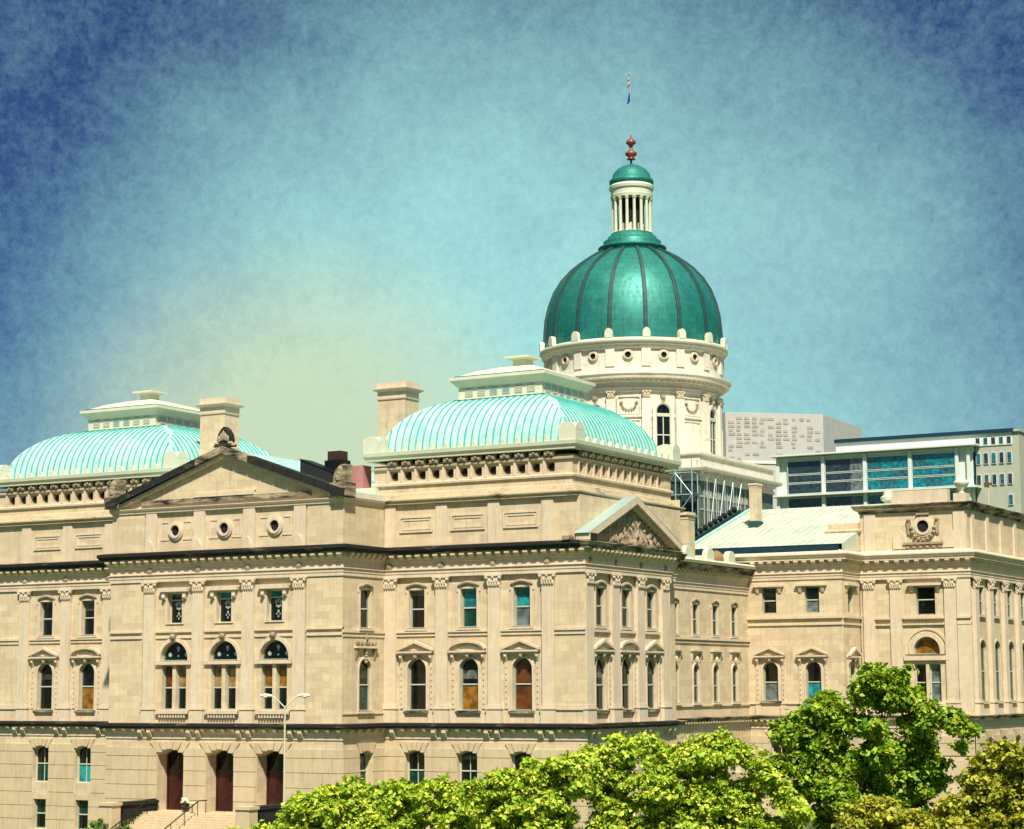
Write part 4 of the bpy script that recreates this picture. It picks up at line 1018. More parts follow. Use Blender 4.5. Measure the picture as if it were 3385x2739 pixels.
# ---- B pediment over the pavilion side
yc, z0 = 13.1, 22.66; hw = 8.0; zp = 26.15
m = MB(); m.prism(F_B, [(yc - 6.9, z0 + .1), (yc + 6.9, z0 + .1), (yc, zp - .75)], -.4, .15); pd = part(m, 'pediment', 'sculpt')
q = MB()
for k in range(170):
    t = rnd.uniform(-1, 1); h = rnd.random() ** 1.2; zz = z0 + .25 + h * (1 - abs(t)) * 2.35; g_ = .55 + .6 * rnd.random(); q.blob(F_B(yc + t * 6.1, .15, zz), .12 + .12 * rnd.random(), .13 * g_, .34 * g_ if rnd.random() < .6 else .14)
part(q, 'relief', 'sculpt', pd)
for sx in (-1, 1):
    pts = [(yc + sx * hw, z0), (yc + sx * hw, z0 + .5), (yc, zp + .25), (yc, zp - .3)]
    part(MB().prism(F_B, pts if sx > 0 else pts[::-1], -.4, .8), 'raking_cornice', 'trim', pd)
    pts = [(yc + sx * (hw - .5), z0), (yc + sx * (hw - .6), z0 + .22), (yc, zp - .32), (yc, zp - .6)]
    part(MB().prism(F_B, pts if sx > 0 else pts[::-1], .0, .5), 'raking_moulding', 'trim', pd)
    for k in range(10):
        t = .1 + k * .085; s = yc + sx * (hw - .7) * (1 - t); z = z0 - .02 + (zp - z0 - .62) * t
        inst('modillion', ME_MODS, F_B, s, .15, z - .0, pd, (1.3, 1.2, 1.2))
# roof of that pediment running back to the attic
m = MB()
for sx in (-1, 1):
    a = [F_B(yc + sx * hw * 1.02, .8, z0 + .5), F_B(yc, .8, zp + .28), F_B(yc, -.5, zp + .28), F_B(yc + sx * hw * 1.02, -.5, z0 + .5)]
    m.poly(a if sx > 0 else a[::-1])
part(m, 'pediment_roof', 'galv', pd)
m = MB(); m.box(F_B, 5.15, 6.05, -.5, .9, 22.68, 23.15); part(m, 'pediment_end_block', 'sooty', pd)
m = MB(); m.box(Fr(0, 5.75, 0), 27.3, 28.0, .35, .95, 22.68, 23.0); part(m, 'cornice_block', 'grimy')

# ---- wing parapet and roofs
ME_SC3 = mesh_antefix(1.5, 1.1, .5, 'pale', 'antefix')
pw = part(MB().sweep([(23, 23.5), (23, 49.4)], [(.2, 22.66), (.95, 22.66), (1.05, 22.9), (.9, 23.05), (.2, 23.1)]), 'parapet', 'pale')
for i, s in enumerate((30.3, 34.9, 39.5, 44.2)): inst('antefix', ME_SC3, F_W, s, .3, 23.0, pw)
part(MB().blob((22.7, 43.0, 23.4), .75, .75, .75, 12, 8), 'roof_ball', 'amber_stone', None, True)
m = MB()
m.poly([(-23, 23.4, 22.7), (23, 23.4, 22.7), (23, 49.5, 22.7), (-23, 49.5, 22.7)]); m.poly([(-23, 49.5, 22.72), (14, 49.5, 22.72), (14, 97, 22.72), (-23, 97, 22.72)])
m.poly([(14, 49.5, 24.2), (32.3, 49.5, 24.2), (32.3, 54, 24.2), (42.8, 54, 24.2), (42.8, 92.4, 24.2), (32.3, 92.4, 24.2), (32.3, 96.9, 24.2), (14, 96.9, 24.2)])
m.poly([(-28.7, 5.75, 22.69), (28.7, 5.75, 22.69), (28.7, 23.4, 22.69), (-28.7, 23.4, 22.69)])
part(m, 'flat_roof', 'netting')
# transept roof
m = MB(); zr = lambda y: 24.75 + .31 * (y - 49.5)
m.poly([(17, 49.7, zr(49.7)), (32.3, 49.7, zr(49.7)), (32.3, 65.3, zr(65.3)), (17, 65.3, zr(65.3))])
m.poly([(17, 65.3, zr(65.3)), (32.3, 65.3, zr(65.3)), (32.3, 81.1, zr(65.3)), (17, 81.1, zr(65.3))])
m.poly([(17, 81.1, zr(65.3)), (32.3, 81.1, zr(65.3)), (32.3, 96.7, zr(49.7)), (17, 96.7, zr(49.7))])
m.poly([(17, 49.7, 24), (17, 96.7, 24), (17, 96.7, zr(49.7)), (17, 81.1, zr(65.3)), (17, 65.3, zr(65.3)), (17, 49.7, zr(49.7))][::-1])
m.poly([(32.3, 49.7, 24), (32.3, 96.7, 24), (32.3, 96.7, zr(49.7)), (32.3, 81.1, zr(65.3)), (32.3, 65.3, zr(65.3)), (32.3, 49.7, zr(49.7))])
tr = part(m, 'transept_roof', 'palegreen')
part(MB().box(F_T, 17, 32.0, -.6, .1, 24.25, 24.72), 'eaves_gutter', 'navy', tr)
for k in range(20): part(MB().prism(Fr(17.4 + k * .76, 0, A90), [(49.75, zr(49.75)), (65.2, zr(65.2)), (65.2, zr(65.2) + .06), (49.75, zr(49.75) + .06)], -.03, .03), 'roof_seam', 'palegreen', tr)
q = MB(); q.prism(Fr(17.0, 0, A90), [(49.7, zr(49.7) - .5), (65.3, zr(65.3) - .5), (65.3, zr(65.3) + .25), (49.7, zr(49.7) + .25)], -.25, .05); part(q, 'raking_kerb', 'copper', tr)
q = MB(); q.prism(Fr(15.6, 0, A90), [(50.5, zr(50.5) - .9), (65.3, zr(65.3) - .9), (65.3, zr(65.3) + .1), (50.5, zr(50.5) + .1)], -.2, .2); part(q, 'valley_gutter', 'copper_rib', tr)
for k in range(11): y = 52 + k * 1.2; part(MB().blob((15.6, y, zr(y) + .42), .3, .3, .3, 8, 5), 'snow_guard', 'void', tr)
# attic of the long-side entrance block
FA = Fr(0, 54.3, 0); m = MB(); wall(m, FA, 32.4, 42.6, 24.2, 28.2, ()); wall(m, Fr(42.6, 0, A90), 54.3, 92.1, 24.2, 28.2, ()); wall(m, Fr(0, 92.1, PI), -42.6, -32.4, 24.2, 28.2, ()); wall(m, Fr(32.4, 92.1, -A90), 0, 37.8, 24.2, 28.2, ())
at_ = part(m, 'attic_wall', 'stone')
lp = [(32.4, 54.3), (42.6, 54.3), (42.6, 92.1), (32.4, 92.1)]
part(MB().sweep(lp, [(-.2, 27.75), (.08, 27.75), (.1, 27.95), (.45, 28.1), (.5, 28.25), (.62, 28.42), (.62, 28.5), (-.3, 28.56)], True), 'attic_cornice', 'grimy', at_)
q = MB(); q.box(FA, 35.5, 40.8, -1.0, -.1, 28.5, 29.75); q.box(FA, 41.4, 42.6, -1.2, 0.0, 28.5, 29.3); part(q, 'parapet_block', 'trim', at_)
part(MB().lathe([(.0, 29.3), (.35, 29.3), (.22, 29.5), (.2, 29.6), (.55, 29.95), (.7, 30.2), (.72, 30.35), (.5, 30.5), (.3, 30.72), (0, 30.75)], (42.0, 54.9), 14), 'roof_urn', 'pale', None, True)
for x, w in ((36.2, .6), (40.9, .6)): inst('antefix', mesh_antefix(1.2, 1.7, .16, 'trim'), FA, x, 0, 24.4, at_)
oculus(FA, 38.5, 26.4, .56, .0, None, 0)
q = MB(); q.box(FA, 37.9, 39.1, 0, .3, 27.45, 27.62)
for sx in (-1, 1): q.taper(FA, 38.5 + sx * 1.35, 25.7, 27.0, .12, .2, 0, .16, .22); q.blob(FA(38.5 + sx * 1.35, .2, 27.05), .22, .2, .18)
for k in range(9): a = PI + PI * k / 8; q.blob(FA(38.5 + 1.08 * math.cos(a), .18, 26.3 + 1.12 * math.sin(a)), .2, .2, .18)
part(q, 'carved_swag', 'sculpt', at_)
q = MB(); q.box(FA, 36.6, 40.4, 0, .3, 24.75, 24.95)
for k in range(6): q.blob(FA(37 + .62 * k, .1, 24.5), .26, .16, .14)
part(q, 'balcony_shelf', 'sculpt', at_)
for s in (33.4, 41.9): part(MB().box(FA, s - .55, s + .55, 0, .14, 24.25, 27.74), 'attic_strip', 'trim', at_)
for k in range(9): part(MB().box(Fr(42.6, 0, A90), 55.3 + 4.55 * k, 56.1 + 4.55 * k, 0, .16, 24.25, 27.74), 'attic_strip', 'trim', at_)
m = MB(); m.box(F_E, 29.4, 32.35, -1.6, 0.05, 24.3, 26.9); bp = part(m, 'roof_pedestal', 'stone'); part(MB().sweep([(29.4, 54), (32.3, 54), (32.3, 55.6), (29.4, 55.6)], [(-.1, 26.0), (.1, 26.02), (.28, 26.2), (.28, 26.35), (.0, 26.42), (0, 26.95), (-.3, 26.96)], True), 'pedestal_cap', 'trim', bp)
part(MB().lathe([(.5, 29.0), (.42, 29.2), (.42, 30.0), (.75, 30.2), (.8, 30.5), (.5, 30.7), (.45, 31.2), (0, 31.25)], (30.5, 68.0), 12), 'roof_vent', 'pale')
vp = part(MB().tube((45.0 - 2.6, 62, 28.4), (42.4, 62, 30.6), .06), 'vent_pipe', 'trim'); part(MB().box(Fr(42.4, 62, 0), -.35, .35, -.2, .2, 30.6, 30.85), 'vent_cap', 'finial', vp)

# ---- drum base, drum and dome
DC = (0.0, 73.2)
h = 14.0; cf = 9.0; loop = [(-h, DC[1] - h), (h, DC[1] - h), (h, DC[1] + h - cf), (h - cf, DC[1] + h), (cf - h, DC[1] + h), (-h, DC[1] + h - cf)]
m = MB().sweep(loop, [(0, 22.5), (0, 33.2)], True); db = part(m, 'drum_base', 'board')
part(MB().sweep(loop, [(-.2, 32.3), (.15, 32.35), (.2, 32.6), (.05, 32.62), (.05, 32.95), (.3, 33.0), (.35, 33.2), (.9, 33.3), (1.0, 33.55), (1.0, 33.7), (.1, 33.75), (.1, 34.9), (.35, 35.0), (.35, 35.2), (-.3, 35.3), (-6, 35.6)], True), 'drum_base_cornice', 'drum', db)
for k in range(22): inst('modillion', ME_MODS, Fr(h, 0, A90), DC[1] - h + .6 + k * .75, .2, 32.98, db); 
for k in range(6): inst('modillion', ME_MODS, Fr(0, DC[1] - h, 0), h - .6 - k * .75, .2, 32.98, db)
q = MB()
for k in range(10):
    s = DC[1] - h + .9 + k * 1.15
    q.box(Fr(h, 0, A90), s - .06, s + .06, 0, .1, 26.5, 32.25); q.prism(Fr(h, 0, A90), [(s + .3, 30.8), (s + .8, 30.8), (s + .55, 31.5)], 0, .07)
for z in (27.5, 29.4, 30.7): q.box(Fr(h, 0, A90), DC[1] - h, DC[1] - h + 12, 0, .06, z, z + .18)
part(q, 'hoarding_battens', 'conc', db)
part(MB().box(Fr(0, DC[1] - h, 0), 5, 13.7, 0.02, .14, 25.5, 32.2), 'netting', 'netting', db)

def ang(k, off=0.0): return R(22.5 * k + off)
def rad(a): return Fr(DC[0], DC[1], a + A90)     # frame whose outward normal points along angle a (s = tangent)
dr = part(MB().lathe([(9.7, 35.2), (9.7, 36.0), (9.15, 36.05), (9.15, 42.75), (9.35, 42.78), (9.35, 43.1), (9.45, 43.15), (9.3, 43.3), (9.3, 43.75), (9.45, 43.8), (9.6, 44.02), (10.45, 44.1), (10.5, 44.3), (10.65, 44.5), (10.65, 44.62), (9.75, 44.8), (9.75, 45.35), (9.62, 45.4), (9.62, 47.25), (9.9, 47.35), (10.05, 47.7), (10.2, 47.75), (10.2, 47.86)], DC, 96), 'drum', 'drum')
part(MB().lathe([(9.9, 47.86), (10.3, 47.88), (10.35, 48.3), (10.2, 48.42), (9.5, 48.5)], DC, 96), 'dome_gutter', 'pale', None, True)
ME_DEN = MB().box(LOC, -.17, .17, 0, .5, 0, .3).mesh('dentil', 'drum')
for k in range(96):
    a = 2 * PI * k / 96; fr = rad(a); inst('dentil', ME_DEN, fr, 0, 9.5, 43.76, dr)
ME_DANT = mesh_antefix(.82, 1.05, .5, 'pale', 'antefix')
# dome shell
prof = [(9.75, 48.3), (9.72, 49.1), (9.68, 50.4), (9.55, 51.8), (9.2, 53.3), (8.62, 54.83), (7.8, 56.15), (6.75, 57.3), (5.95, 57.95), (5.1, 58.55), (4.2, 59.08), (3.35, 59.5)]
dm = part(MB().lathe(prof, DC, 128), 'dome', 'copper_dome', None, True)
rp = [(r, z) for r, z in prof]
mm = MB()
for j, (r, z) in enumerate(rp):
    j0, j1 = max(0, j - 1), min(len(rp) - 1, j + 1); tr_, tz = rp[j1][0] - rp[j0][0], rp[j1][1] - rp[j0][1]; l = math.hypot(tr_, tz); nr, nz = tz / l, -tr_ / l
    w = .11 + .11 * r / 9.7
    for du, e in ((-w, -.08), (-w, .17), (-w * .6, .2), (-w * .6, .26), (w * .6, .26), (w * .6, .2), (w, .17), (w, -.08)): mm.v.append((du, -(r + nr * e), z + nz * e))
for j in range(len(rp) - 1):
    for k in range(7): mm.f.append((8 * j + k, 8 * j + k + 1, 8 * j + 9 + k, 8 * j + 8 + k))
ME_RIB = mm.mesh('dome_rib', 'copper_rib')
for k in range(16):
    a = ang(k, 11.25); fr = rad(a)
    link('dome_rib', ME_RIB, dm, (DC[0], DC[1], 0), fr.a)
    inst('antefix', ME_DANT, fr, 0, 9.85, 48.38, dr)
    p = MB().box(fr, -.5, .5, 9.1, 9.66, 36.06, 42.0); p.box(fr, -.6, .6, 9.1, 9.78, 36.0, 36.6); p = part(p, 'pilaster', 'drum')
    inst('capital', ME_CAPS, fr, 0, 9.44, 41.98, p)
    part(MB().box(fr, -.48, .48, 9.5, 9.86, 45.4, 47.3), 'drum_pier', 'drum', dr)
    a = ang(k); fr = rad(a)
    oc = oculus(fr, 0, 46.6, .33, 9.62, None, 0)
    if k % 2 == 0:
        w_ = 1.7
        W = part(MB().ring(fr, outline(0, w_, 36.2, 40.65, 'arch'), outline(0, w_, 36.2, 40.65, 'arch', .13), 9.1, 9.34), 'window', 'frame_lt')
        part(MB().prism(fr, outline(0, w_ - .2, 36.3, 40.65, 'arch'), 9.0, 9.19), 'pane', 'glass', W)
        part(MB().ring(fr, outline(0, w_ + .7, 36.1, 40.65, 'arch'), outline(0, w_, 36.1, 40.65, 'arch'), 9.0, 9.42), 'architrave', 'drum', W)
        part(MB().box(fr, -.8, .8, 9.195, 9.36, 40.1, 40.45), 'transom', 'frame_lt', W); part(MB().box(fr, -.05, .05, 9.195, 9.3, 36.3, 40.1), 'mullion', 'frame_lt', W); part(MB().box(fr, -.75, .75, 9.195, 9.27, 38.1, 38.22), 'sash_rail', 'frame_lt', W)
        part(MB().taper(fr, 0, 41.4, 42.4, .15, .28, 9.1, .3, .45).blob(fr(0, 9.4, 42.1), .25, .25, .2), 'keystone', 'sculpt', W)
        part(MB().box(fr, -1.45, -.86, 9.1, 9.4, 40.05, 40.3).box(fr, .86, 1.45, 9.1, 9.4, 40.05, 40.3), 'impost', 'drum', W)
    else:
        q = MB(); q.ring(fr, [(-1.25, 40.35), (1.25, 40.35), (1.25, 42.3), (-1.25, 42.3)], [(-1.13, 40.47), (1.13, 40.47), (1.13, 42.18), (-1.13, 42.18)], 9.05, 9.26); q.box(fr, -1.4, 1.4, 9.05, 9.34, 40.05, 40.28)
        q.ring(fr, [(-1.25, 36.5), (1.25, 36.5), (1.25, 39.8), (-1.25, 39.8)], [(-1.13, 36.62), (1.13, 36.62), (1.13, 39.68), (-1.13, 39.68)], 9.05, 9.22)
        part(q, 'wall_panel', 'drum', dr)
        q = MB()
        for j in range(9): b = PI + PI * j / 8; q.blob(fr(.75 * math.cos(b), 9.22, 41.5 + .7 * math.sin(b)), .14, .14, .14, 6, 3)
        for sx in (-1, 1): q.blob(fr(sx * .8, 9.22, 41.62), .2, .2, .16)
        part(q, 'festoon', 'sculpt', dr)
# ring under the lantern
part(MB().lathe([(3.3, 59.2), (3.6, 59.35), (3.5, 59.7), (3.72, 59.8), (3.8, 59.95), (3.74, 60.05), (3.3, 60.1), (3.15, 60.35), (3.2, 60.7), (3.05, 60.82), (2.75, 60.9), (2.7, 61.2), (2.55, 61.32), (2.35, 61.4), (2.3, 61.66), (0, 61.7)], DC, 48), 'lantern_base', 'copper_dome', None, True)
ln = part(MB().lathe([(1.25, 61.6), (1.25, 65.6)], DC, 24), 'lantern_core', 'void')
ME_COLM = MB().lathe([(.28, 0), (.28, .12), (.2, .18), (.17, 2.0), (.16, 3.55), (.22, 3.65), (.3, 3.9), (.3, 4.0)], (0, 0), 10).mesh('lantern_column', 'pale', False)
for k in range(16):
    a = ang(k, 11.25); link('lantern_column', ME_COLM, ln, (DC[0] + 2.05 * math.cos(a), DC[1] + 2.05 * math.sin(a), 61.62))
    if k % 2: fr = rad(ang(k)); part(MB().prism(fr, outline(0, .5, 61.7, 62.5, 'arch'), 1.2, 1.3), 'lantern_niche', 'pale', ln)
part(MB().lathe([(1.2, 65.58), (2.3, 65.58), (2.35, 65.9), (2.3, 65.95), (2.3, 66.5), (2.45, 66.6), (2.5, 66.9), (2.42, 67.0), (2.3, 67.2)], DC, 40), 'lantern_entablature', 'pale')
part(MB().lathe([(2.25, 67.1), (2.42, 67.2), (2.45, 67.6), (2.36, 67.75), (2.2, 67.85), (2.05, 68.4), (1.6, 68.95), (1.0, 69.3), (.35, 69.5), (.14, 69.65), (.1, 70.1), (0, 70.12)], DC, 40), 'lantern_cap', 'copper_dome', None, True)
part(MB().lathe([(.0, 70.05), (.5, 70.12), (.42, 70.25), (.3, 70.4), (.62, 70.6), (.66, 70.85), (.5, 70.98), (.2, 71.2), (.16, 71.5), (.3, 71.75), (.58, 72.0), (.5, 72.2), (.35, 72.4), (.1, 72.5), (.08, 72.9), (0, 72.95)], DC, 16), 'finial', 'finial', None, True)
part(MB().tube((0, 73.2, 72.5), (0, 73.2, 80.6), .04, .02, 6), 'flagpole', 'galv')
def flag(z0, z1, wid, mats, label, shift):
    o = empty('flag', (0, 73.2, z0), label, 'flag', None)
    n = len(mats)
    for i, mt in enumerate(mats):
        a, b = z0 + (z1 - z0) * i / n, z0 + (z1 - z0) * (i + 1) / n
        m = MB(); k = 6
        for t in range(k + 1):
            for zz in (a, b):
                y_ = .08 * math.sin(t * 1.9 + zz); f_ = (zz - z0) / (z1 - z0)
                m.v.append((-(.04 + t / k * wid * (1 - .55 * f_)) + shift * (1 - f_), y_ - .0, zz - z0 - .25 * t / k))
        for t in range(k): m.f.append((2 * t, 2 * t + 2, 2 * t + 3, 2 * t + 1))
        sob = m.build('stripe', mt, o); md = sob.modifiers.new('thick', 'SOLIDIFY'); md.thickness = .02
flag(78.6, 80.0, .36, ['flag_r', 'pale', 'flag_r', 'pale', 'flag_r'], 'limp red and white striped flag at the top of the dome pole', 0)
flag(76.7, 77.8, .4, ['flag_b'], 'limp dark blue flag hanging lower on the dome pole', 0)

# ---- entrance steps, cheek walls and handrails
for k in range(15):
    z = 2.55 - k * .165; y0 = -1.9 - k * .36
    part(MB().box(WORLD, -6.0, 6.0, -(0.0 if k == 0 else y0 + .36) , -(y0), z - .165, z), 'step', 'rust')
for x0, x1 in ((-6.85, -6.0), (6.0, 6.85)):
    ck = MB()
    cw = None
    for c in range(4):
        for j in range(3):
            q = MB().box(WORLD, x0 + rnd.uniform(0, .03), x1 - rnd.uniform(0, .03), .05 + j * 1.55 + .02, .05 + (j + 1) * 1.55 - .02, .02 + c * .78 + .015, .02 + (c + 1) * .78 - .015)
            if cw is None: cw = part(q, 'cheek_wall', 'sooty')
            else: q.build('stone_block', 'sooty', cw)
    part(MB().box(WORLD, x0 - .1, x1 + .1, .05, 4.75, 3.14, 3.38), 'coping', 'sooty', cw)
    part(MB().box(WORLD, x0 - .2, x1 + .2, 4.75, 5.8, 0, 3.2), 'pier', 'rust', cw); part(MB().box(WORLD, x0 - .3, x1 + .3, 4.65, 5.9, 3.2, 3.42), 'pier_cap', 'rust', cw)
def handrail(x):
    m = MB(); pts = [(x, -.9, 3.5), (x, -1.9, 3.5), (x, -6.9, 1.2), (x, -7.3, 1.15)]
    for a, b in zip(pts, pts[1:]): m.tube(a, b, .045)
    h_ = part(m, 'handrail', 'iron')
    for y in (-1.0, -2.0, -3.6, -5.2, -6.8):
        zt = 3.5 if y > -1.95 else 3.5 + (y + 1.9) * .46; zg = 2.5 if y > -1.9 else 2.55 + (y + 1.9) * .458
        part(MB().tube((x, y, zg - .1), (x, y, zt), .03), 'baluster', 'iron', h_)
handrail(-5.5); handrail(-.6)

# ------------------------------------------------------------------ other things
# twin-arm street lamp
lp_ = at(597, 1480, 122); LB = (lp_.x, lp_.y, 0)
sl = empty('street_lamp', LB, 'cream twin-arm street lamp before the three entrance doors', 'street lamp')
ztop = lp_.z - .05
def lamp_part(m, n, mt='lampwhite'): return m.build(n, mt, sl)
cr = Vector((rgt.x, rgt.y, 0)).normalized()
def loc(dx, z): return (cr.x * dx, cr.y * dx, z)
lamp_part(MB().tube(loc(0, 0), loc(0, ztop), .08, .05, 8), 'pole'); lamp_part(MB().tube(loc(0, 0), loc(0, .5), .2, .16, 8), 'pole_base')
for sx in (-1, 1):
    lamp_part(MB().tube(loc(0, ztop), loc(sx * .55, ztop + .55), .045, .04).tube(loc(sx * .55, ztop + .55), loc(sx * .8, ztop + .68), .04, .04), 'arm')
    m = MB(); a, b = sorted((sx * .75, sx * 1.4)); m.tube(loc(sx * .75, ztop + .68), loc(sx * 1.1, ztop + .72), .07, .12, 8); m.tube(loc(sx * 1.1, ztop + .72), loc(sx * 1.45, ztop + .7), .12, .08, 8); hd = lamp_part(m, 'lamp_head')
    MB().blob(loc(sx * 1.15, ztop + .62), .16, .16, .07, 8, 4).build('lens', 'frame_lt', hd)

# planter and post on the landing
pl = empty('stone_planter', (-2.95, -.55, 2.55), 'stone planter with pale shrub beside the leftmost door', 'planter')
MB().lathe([(.0, 0), (.24, 0), (.2, .1), (.14, .2), (.3, .5), (.36, .62), (.32, .66), (0, .6)], (0, 0), 12).build('urn', 'sooty', pl)
q = MB()
for k in range(26): a, r_ = rnd.uniform(0, 6.28), rnd.random() * .3; q.blob((r_ * math.cos(a), r_ * math.sin(a), .68 + rnd.random() * .35), .1, .1, .08, 5, 3)
q.build('foliage', 'pale', pl)
pp = empty('ash_stand', (-1.75, -1.2, 2.55), 'small white-topped stand on a dark post between left and middle doors', 'ash stand')
MB().lathe([(0, 0), (.16, 0), (.16, .04), (.04, .06), (.04, .6), (.1, .66)], (0, 0), 10).build('post', 'iron', pp); MB().lathe([(.1, .62), (.28, .68), (.3, .76), (.22, .8), (0, .8)], (0, 0), 14).build('tray', 'pale', pp)

# scaffold beside the drum base
sc_ = empty('scaffold', (12.6, 57.6, 24.2), 'pale tube scaffold against the square base under the dome', 'scaffold')
def sp(x, y, z): return (x - 12.6, y - 57.6, z - 24.2)
xs, ys, zs = [8.6, 10.4, 12.2, 14.0], [57.3, 58.6], [24.2, 26.4, 28.6, 30.8, 33.0]
for x in xs:
    for y in ys: MB().tube(sp(x, y, 24.2), sp(x, y, 34.4), .055).build('pole', 'galv', sc_)
for z in zs[1:]:
    for y in ys: MB().tube(sp(xs[0], y, z), sp(xs[-1], y, z), .05).build('ledger', 'galv', sc_)
    for x in xs: MB().tube(sp(x, ys[0], z), sp(x, ys[1], z), .04).build('transom', 'galv', sc_)
for i in range(3):
    for j in range(4):
        a, b = (xs[i], zs[j]), (xs[i + 1], zs[j + 1])
        if (i + j) % 2: a, b = (xs[i], zs[j + 1]), (xs[i + 1], zs[j])
        MB().tube(sp(a[0], 57.25, a[1]), sp(b[0], 57.25, b[1]), .045).build('brace', 'galv', sc_)
for j in (1, 3): MB().box(Fr(-12.6, -57.6, 0), 8.4, 14.2, -58.6, -57.3, zs[j] - 24.2 + .06, zs[j] - 24.2 + .12).build('platform', 'board', sc_)
for k in range(4):
    y = 59.6 + k * 2.2; MB().tube(sp(14.6, y, 25.5 + k * .6), sp(14.6, y + 2.2, 33.0), .045).build('brace', 'galv', sc_); MB().tube(sp(14.6, y, 25.0), sp(14.6, y, 33.0), .05).build('pole', 'galv', sc_)

# ------------------------------------------------------------------ buildings behind
GB = empty('glass_building', (-53, 315, 0), 'modern pale office block with wide teal window bays behind the dome', 'building')
FG = Fr(53, -15, 0)      # local frame: x from GB, face at local y = -15
def gp(m, n, mt, par=None): return m.build(n, mt, par or GB)
x0, x1 = -75.7, -31.3
FGl = Fr(53, -15, 0)     # s is world x
bm = MB(); bm.box(Fr(53, 15, 0), x0, x1, 0, 29.5, 0, 62.2); wl_ = gp(bm, 'wall', 'panel_w')
bays = [(-73.0, -65.0), (-64.2, -55.4), (-54.6, -45.2), (-44.4, -34.8)]
for bi, (a, b) in enumerate(bays):
    for zi, (za, zb) in enumerate(((58.3, 61.2), (56.4, 58.1), (53.9, 56.2), (50.6, 53.0), (48.6, 50.3), (46, 48.3), (42, 45.5), (38, 41.5))):
        wn_ = gp(MB().ring(FGl, [(a, za), (b, za), (b, zb), (a, zb)], [(a + .12, za + .1), (b - .12, za + .1), (b - .12, zb - .1), (a + .12, zb - .1)], -.2, .14), 'window', 'panel_w')
        n = 3
        for k in range(n):
            p, q_ = a + .12 + (b - a - .24) * k / n, a + .12 + (b - a - .24) * (k + 1) / n
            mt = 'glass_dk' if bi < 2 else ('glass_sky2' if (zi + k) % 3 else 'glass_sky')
            if bi == 1 and k == 2: mt = 'glass_grey'
            MB().box(FGl, p + .03, q_ - .03, -.1, .06, za + .1, zb - .1).build('pane', mt, wn_)
for a in (-75.2, -64.6, -55.0, -44.8, -34.4, -31.9): gp(MB().box(FGl, a - .35, a + .35, 0, .35, 30, 62.0), 'column', 'panel_w')
for z in (53.35, 62.3): gp(MB().box(FGl, x0 - 1.0, x1 + 1.4, -28, 1.6, z, z + .35), 'canopy', 'panel_w')
gp(MB().box(FGl, -62.5, -22.6, -26, -1.5, 64.9, 65.7), 'roof_edge', 'navy'); gp(MB().box(FGl, -62.3, -23.0, -25.5, -2, 62.3, 64.9), 'penthouse', 'panel_w')
FGs = Fr(53 + x1, -15, A90)
for k in range(3):
    wn_ = gp(MB().ring(FGs, [(.8 + k * 4, 54), (4.4 + k * 4, 54), (4.4 + k * 4, 61.2), (.8 + k * 4, 61.2)], [(.9 + k * 4, 54.1), (4.3 + k * 4, 54.1), (4.3 + k * 4, 61.1), (.9 + k * 4, 61.1)], -.2, .1), 'window', 'panel_w')
    MB().box(FGs, .9 + k * 4, 4.3 + k * 4, -.1, .05, 54.1, 61.1).build('pane', 'glass_sky', wn_)

CB = empty('concrete_building', (-24, 318, 0), 'pale concrete block with rows of narrow windows beyond the glass building', 'building')
FC2 = Fr(24, -16, 0)
MB().box(Fr(24, 14, 0), -31.0, -21.6, 0, 29.8, 0, 65.0).build('wall', 'conc', CB)
cx0 = -30.4
for r_, (zc, hh) in enumerate(((63.3, 1.6), (59.6, 2.4), (55.05, 2.3), (50.6, 2.3), (46.2, 2.3), (41.8, 2.3), (37.4, 2.3))):
    for k in range(5):
        s = cx0 + 1.68 * k
        if r_ >= 3 and k != 4: continue
        wn_ = MB().ring(FC2, [(s - .5, zc - hh / 2), (s + .5, zc - hh / 2), (s + .5, zc + hh / 2), (s - .5, zc + hh / 2)], [(s - .42, zc - hh / 2 + .08), (s + .42, zc - hh / 2 + .08), (s + .42, zc + hh / 2 - .08), (s - .42, zc + hh / 2 - .08)], -.25, .06).build('window', 'panel_w', CB)
        MB().box(FC2, s - .42, s + .42, -.3, -.18 + .25, zc - hh / 2 + .08, zc + hh / 2 - .08).build('pane', 'glass_sky' if (r_ + k) % 2 else 'glass_dk', wn_)
MB().box(Fr(24, 15, 0), -31.3, -21.3, -.3, 31.3, 65.0, 65.5).build('parapet', 'conc', CB)

cA, cB, cC = Vector((-102.6, 334.2)), Vector((-84.0, 351.6)), Vector((-85.0, 381.8))
BB = empty('brick_building', (-92, 360, 0), 'tall pinkish building with brown brick patches right of the dome drum', 'building')
def bl(p): return (p.x + 92, p.y - 360)
foot = [bl(cA), bl(cB), bl(cC), (bl(cC)[0] - 40, bl(cC)[1] + 5), (bl(cA)[0] - 30, bl(cA)[1] + 20)]
MB().sweep(foot, [(0, 0), (0, 78.3), (-.4, 78.4), (-.4, 77.6), (-12, 77.6)], True).build('wall', 'facade_pink', BB)
dv = (cB - cA); an = math.atan2(dv.y, dv.x); FB_ = Fr(bl(cA)[0], bl(cA)[1], an); LW = dv.length
q_rows = [(z, s) for z in np.arange(77.2, 66.5, -0.98) for s in np.arange(.7, LW - .6, 2.05)]
for z, s in q_rows:
    if rnd.random() < (0.75 if z > 73 else 0.4): MB().box(FB_, s + rnd.uniform(-.15, .15), min(LW - .2, s + rnd.uniform(.9, 1.75)), 0, .1, z - .62, z).build('brick_panel', 'panel_br', BB)
MB().sweep(foot, [(.0, 65.7), (.25, 65.8), (.25, 66.3), (0, 66.4)], True).build('band', 'panel_w', BB)
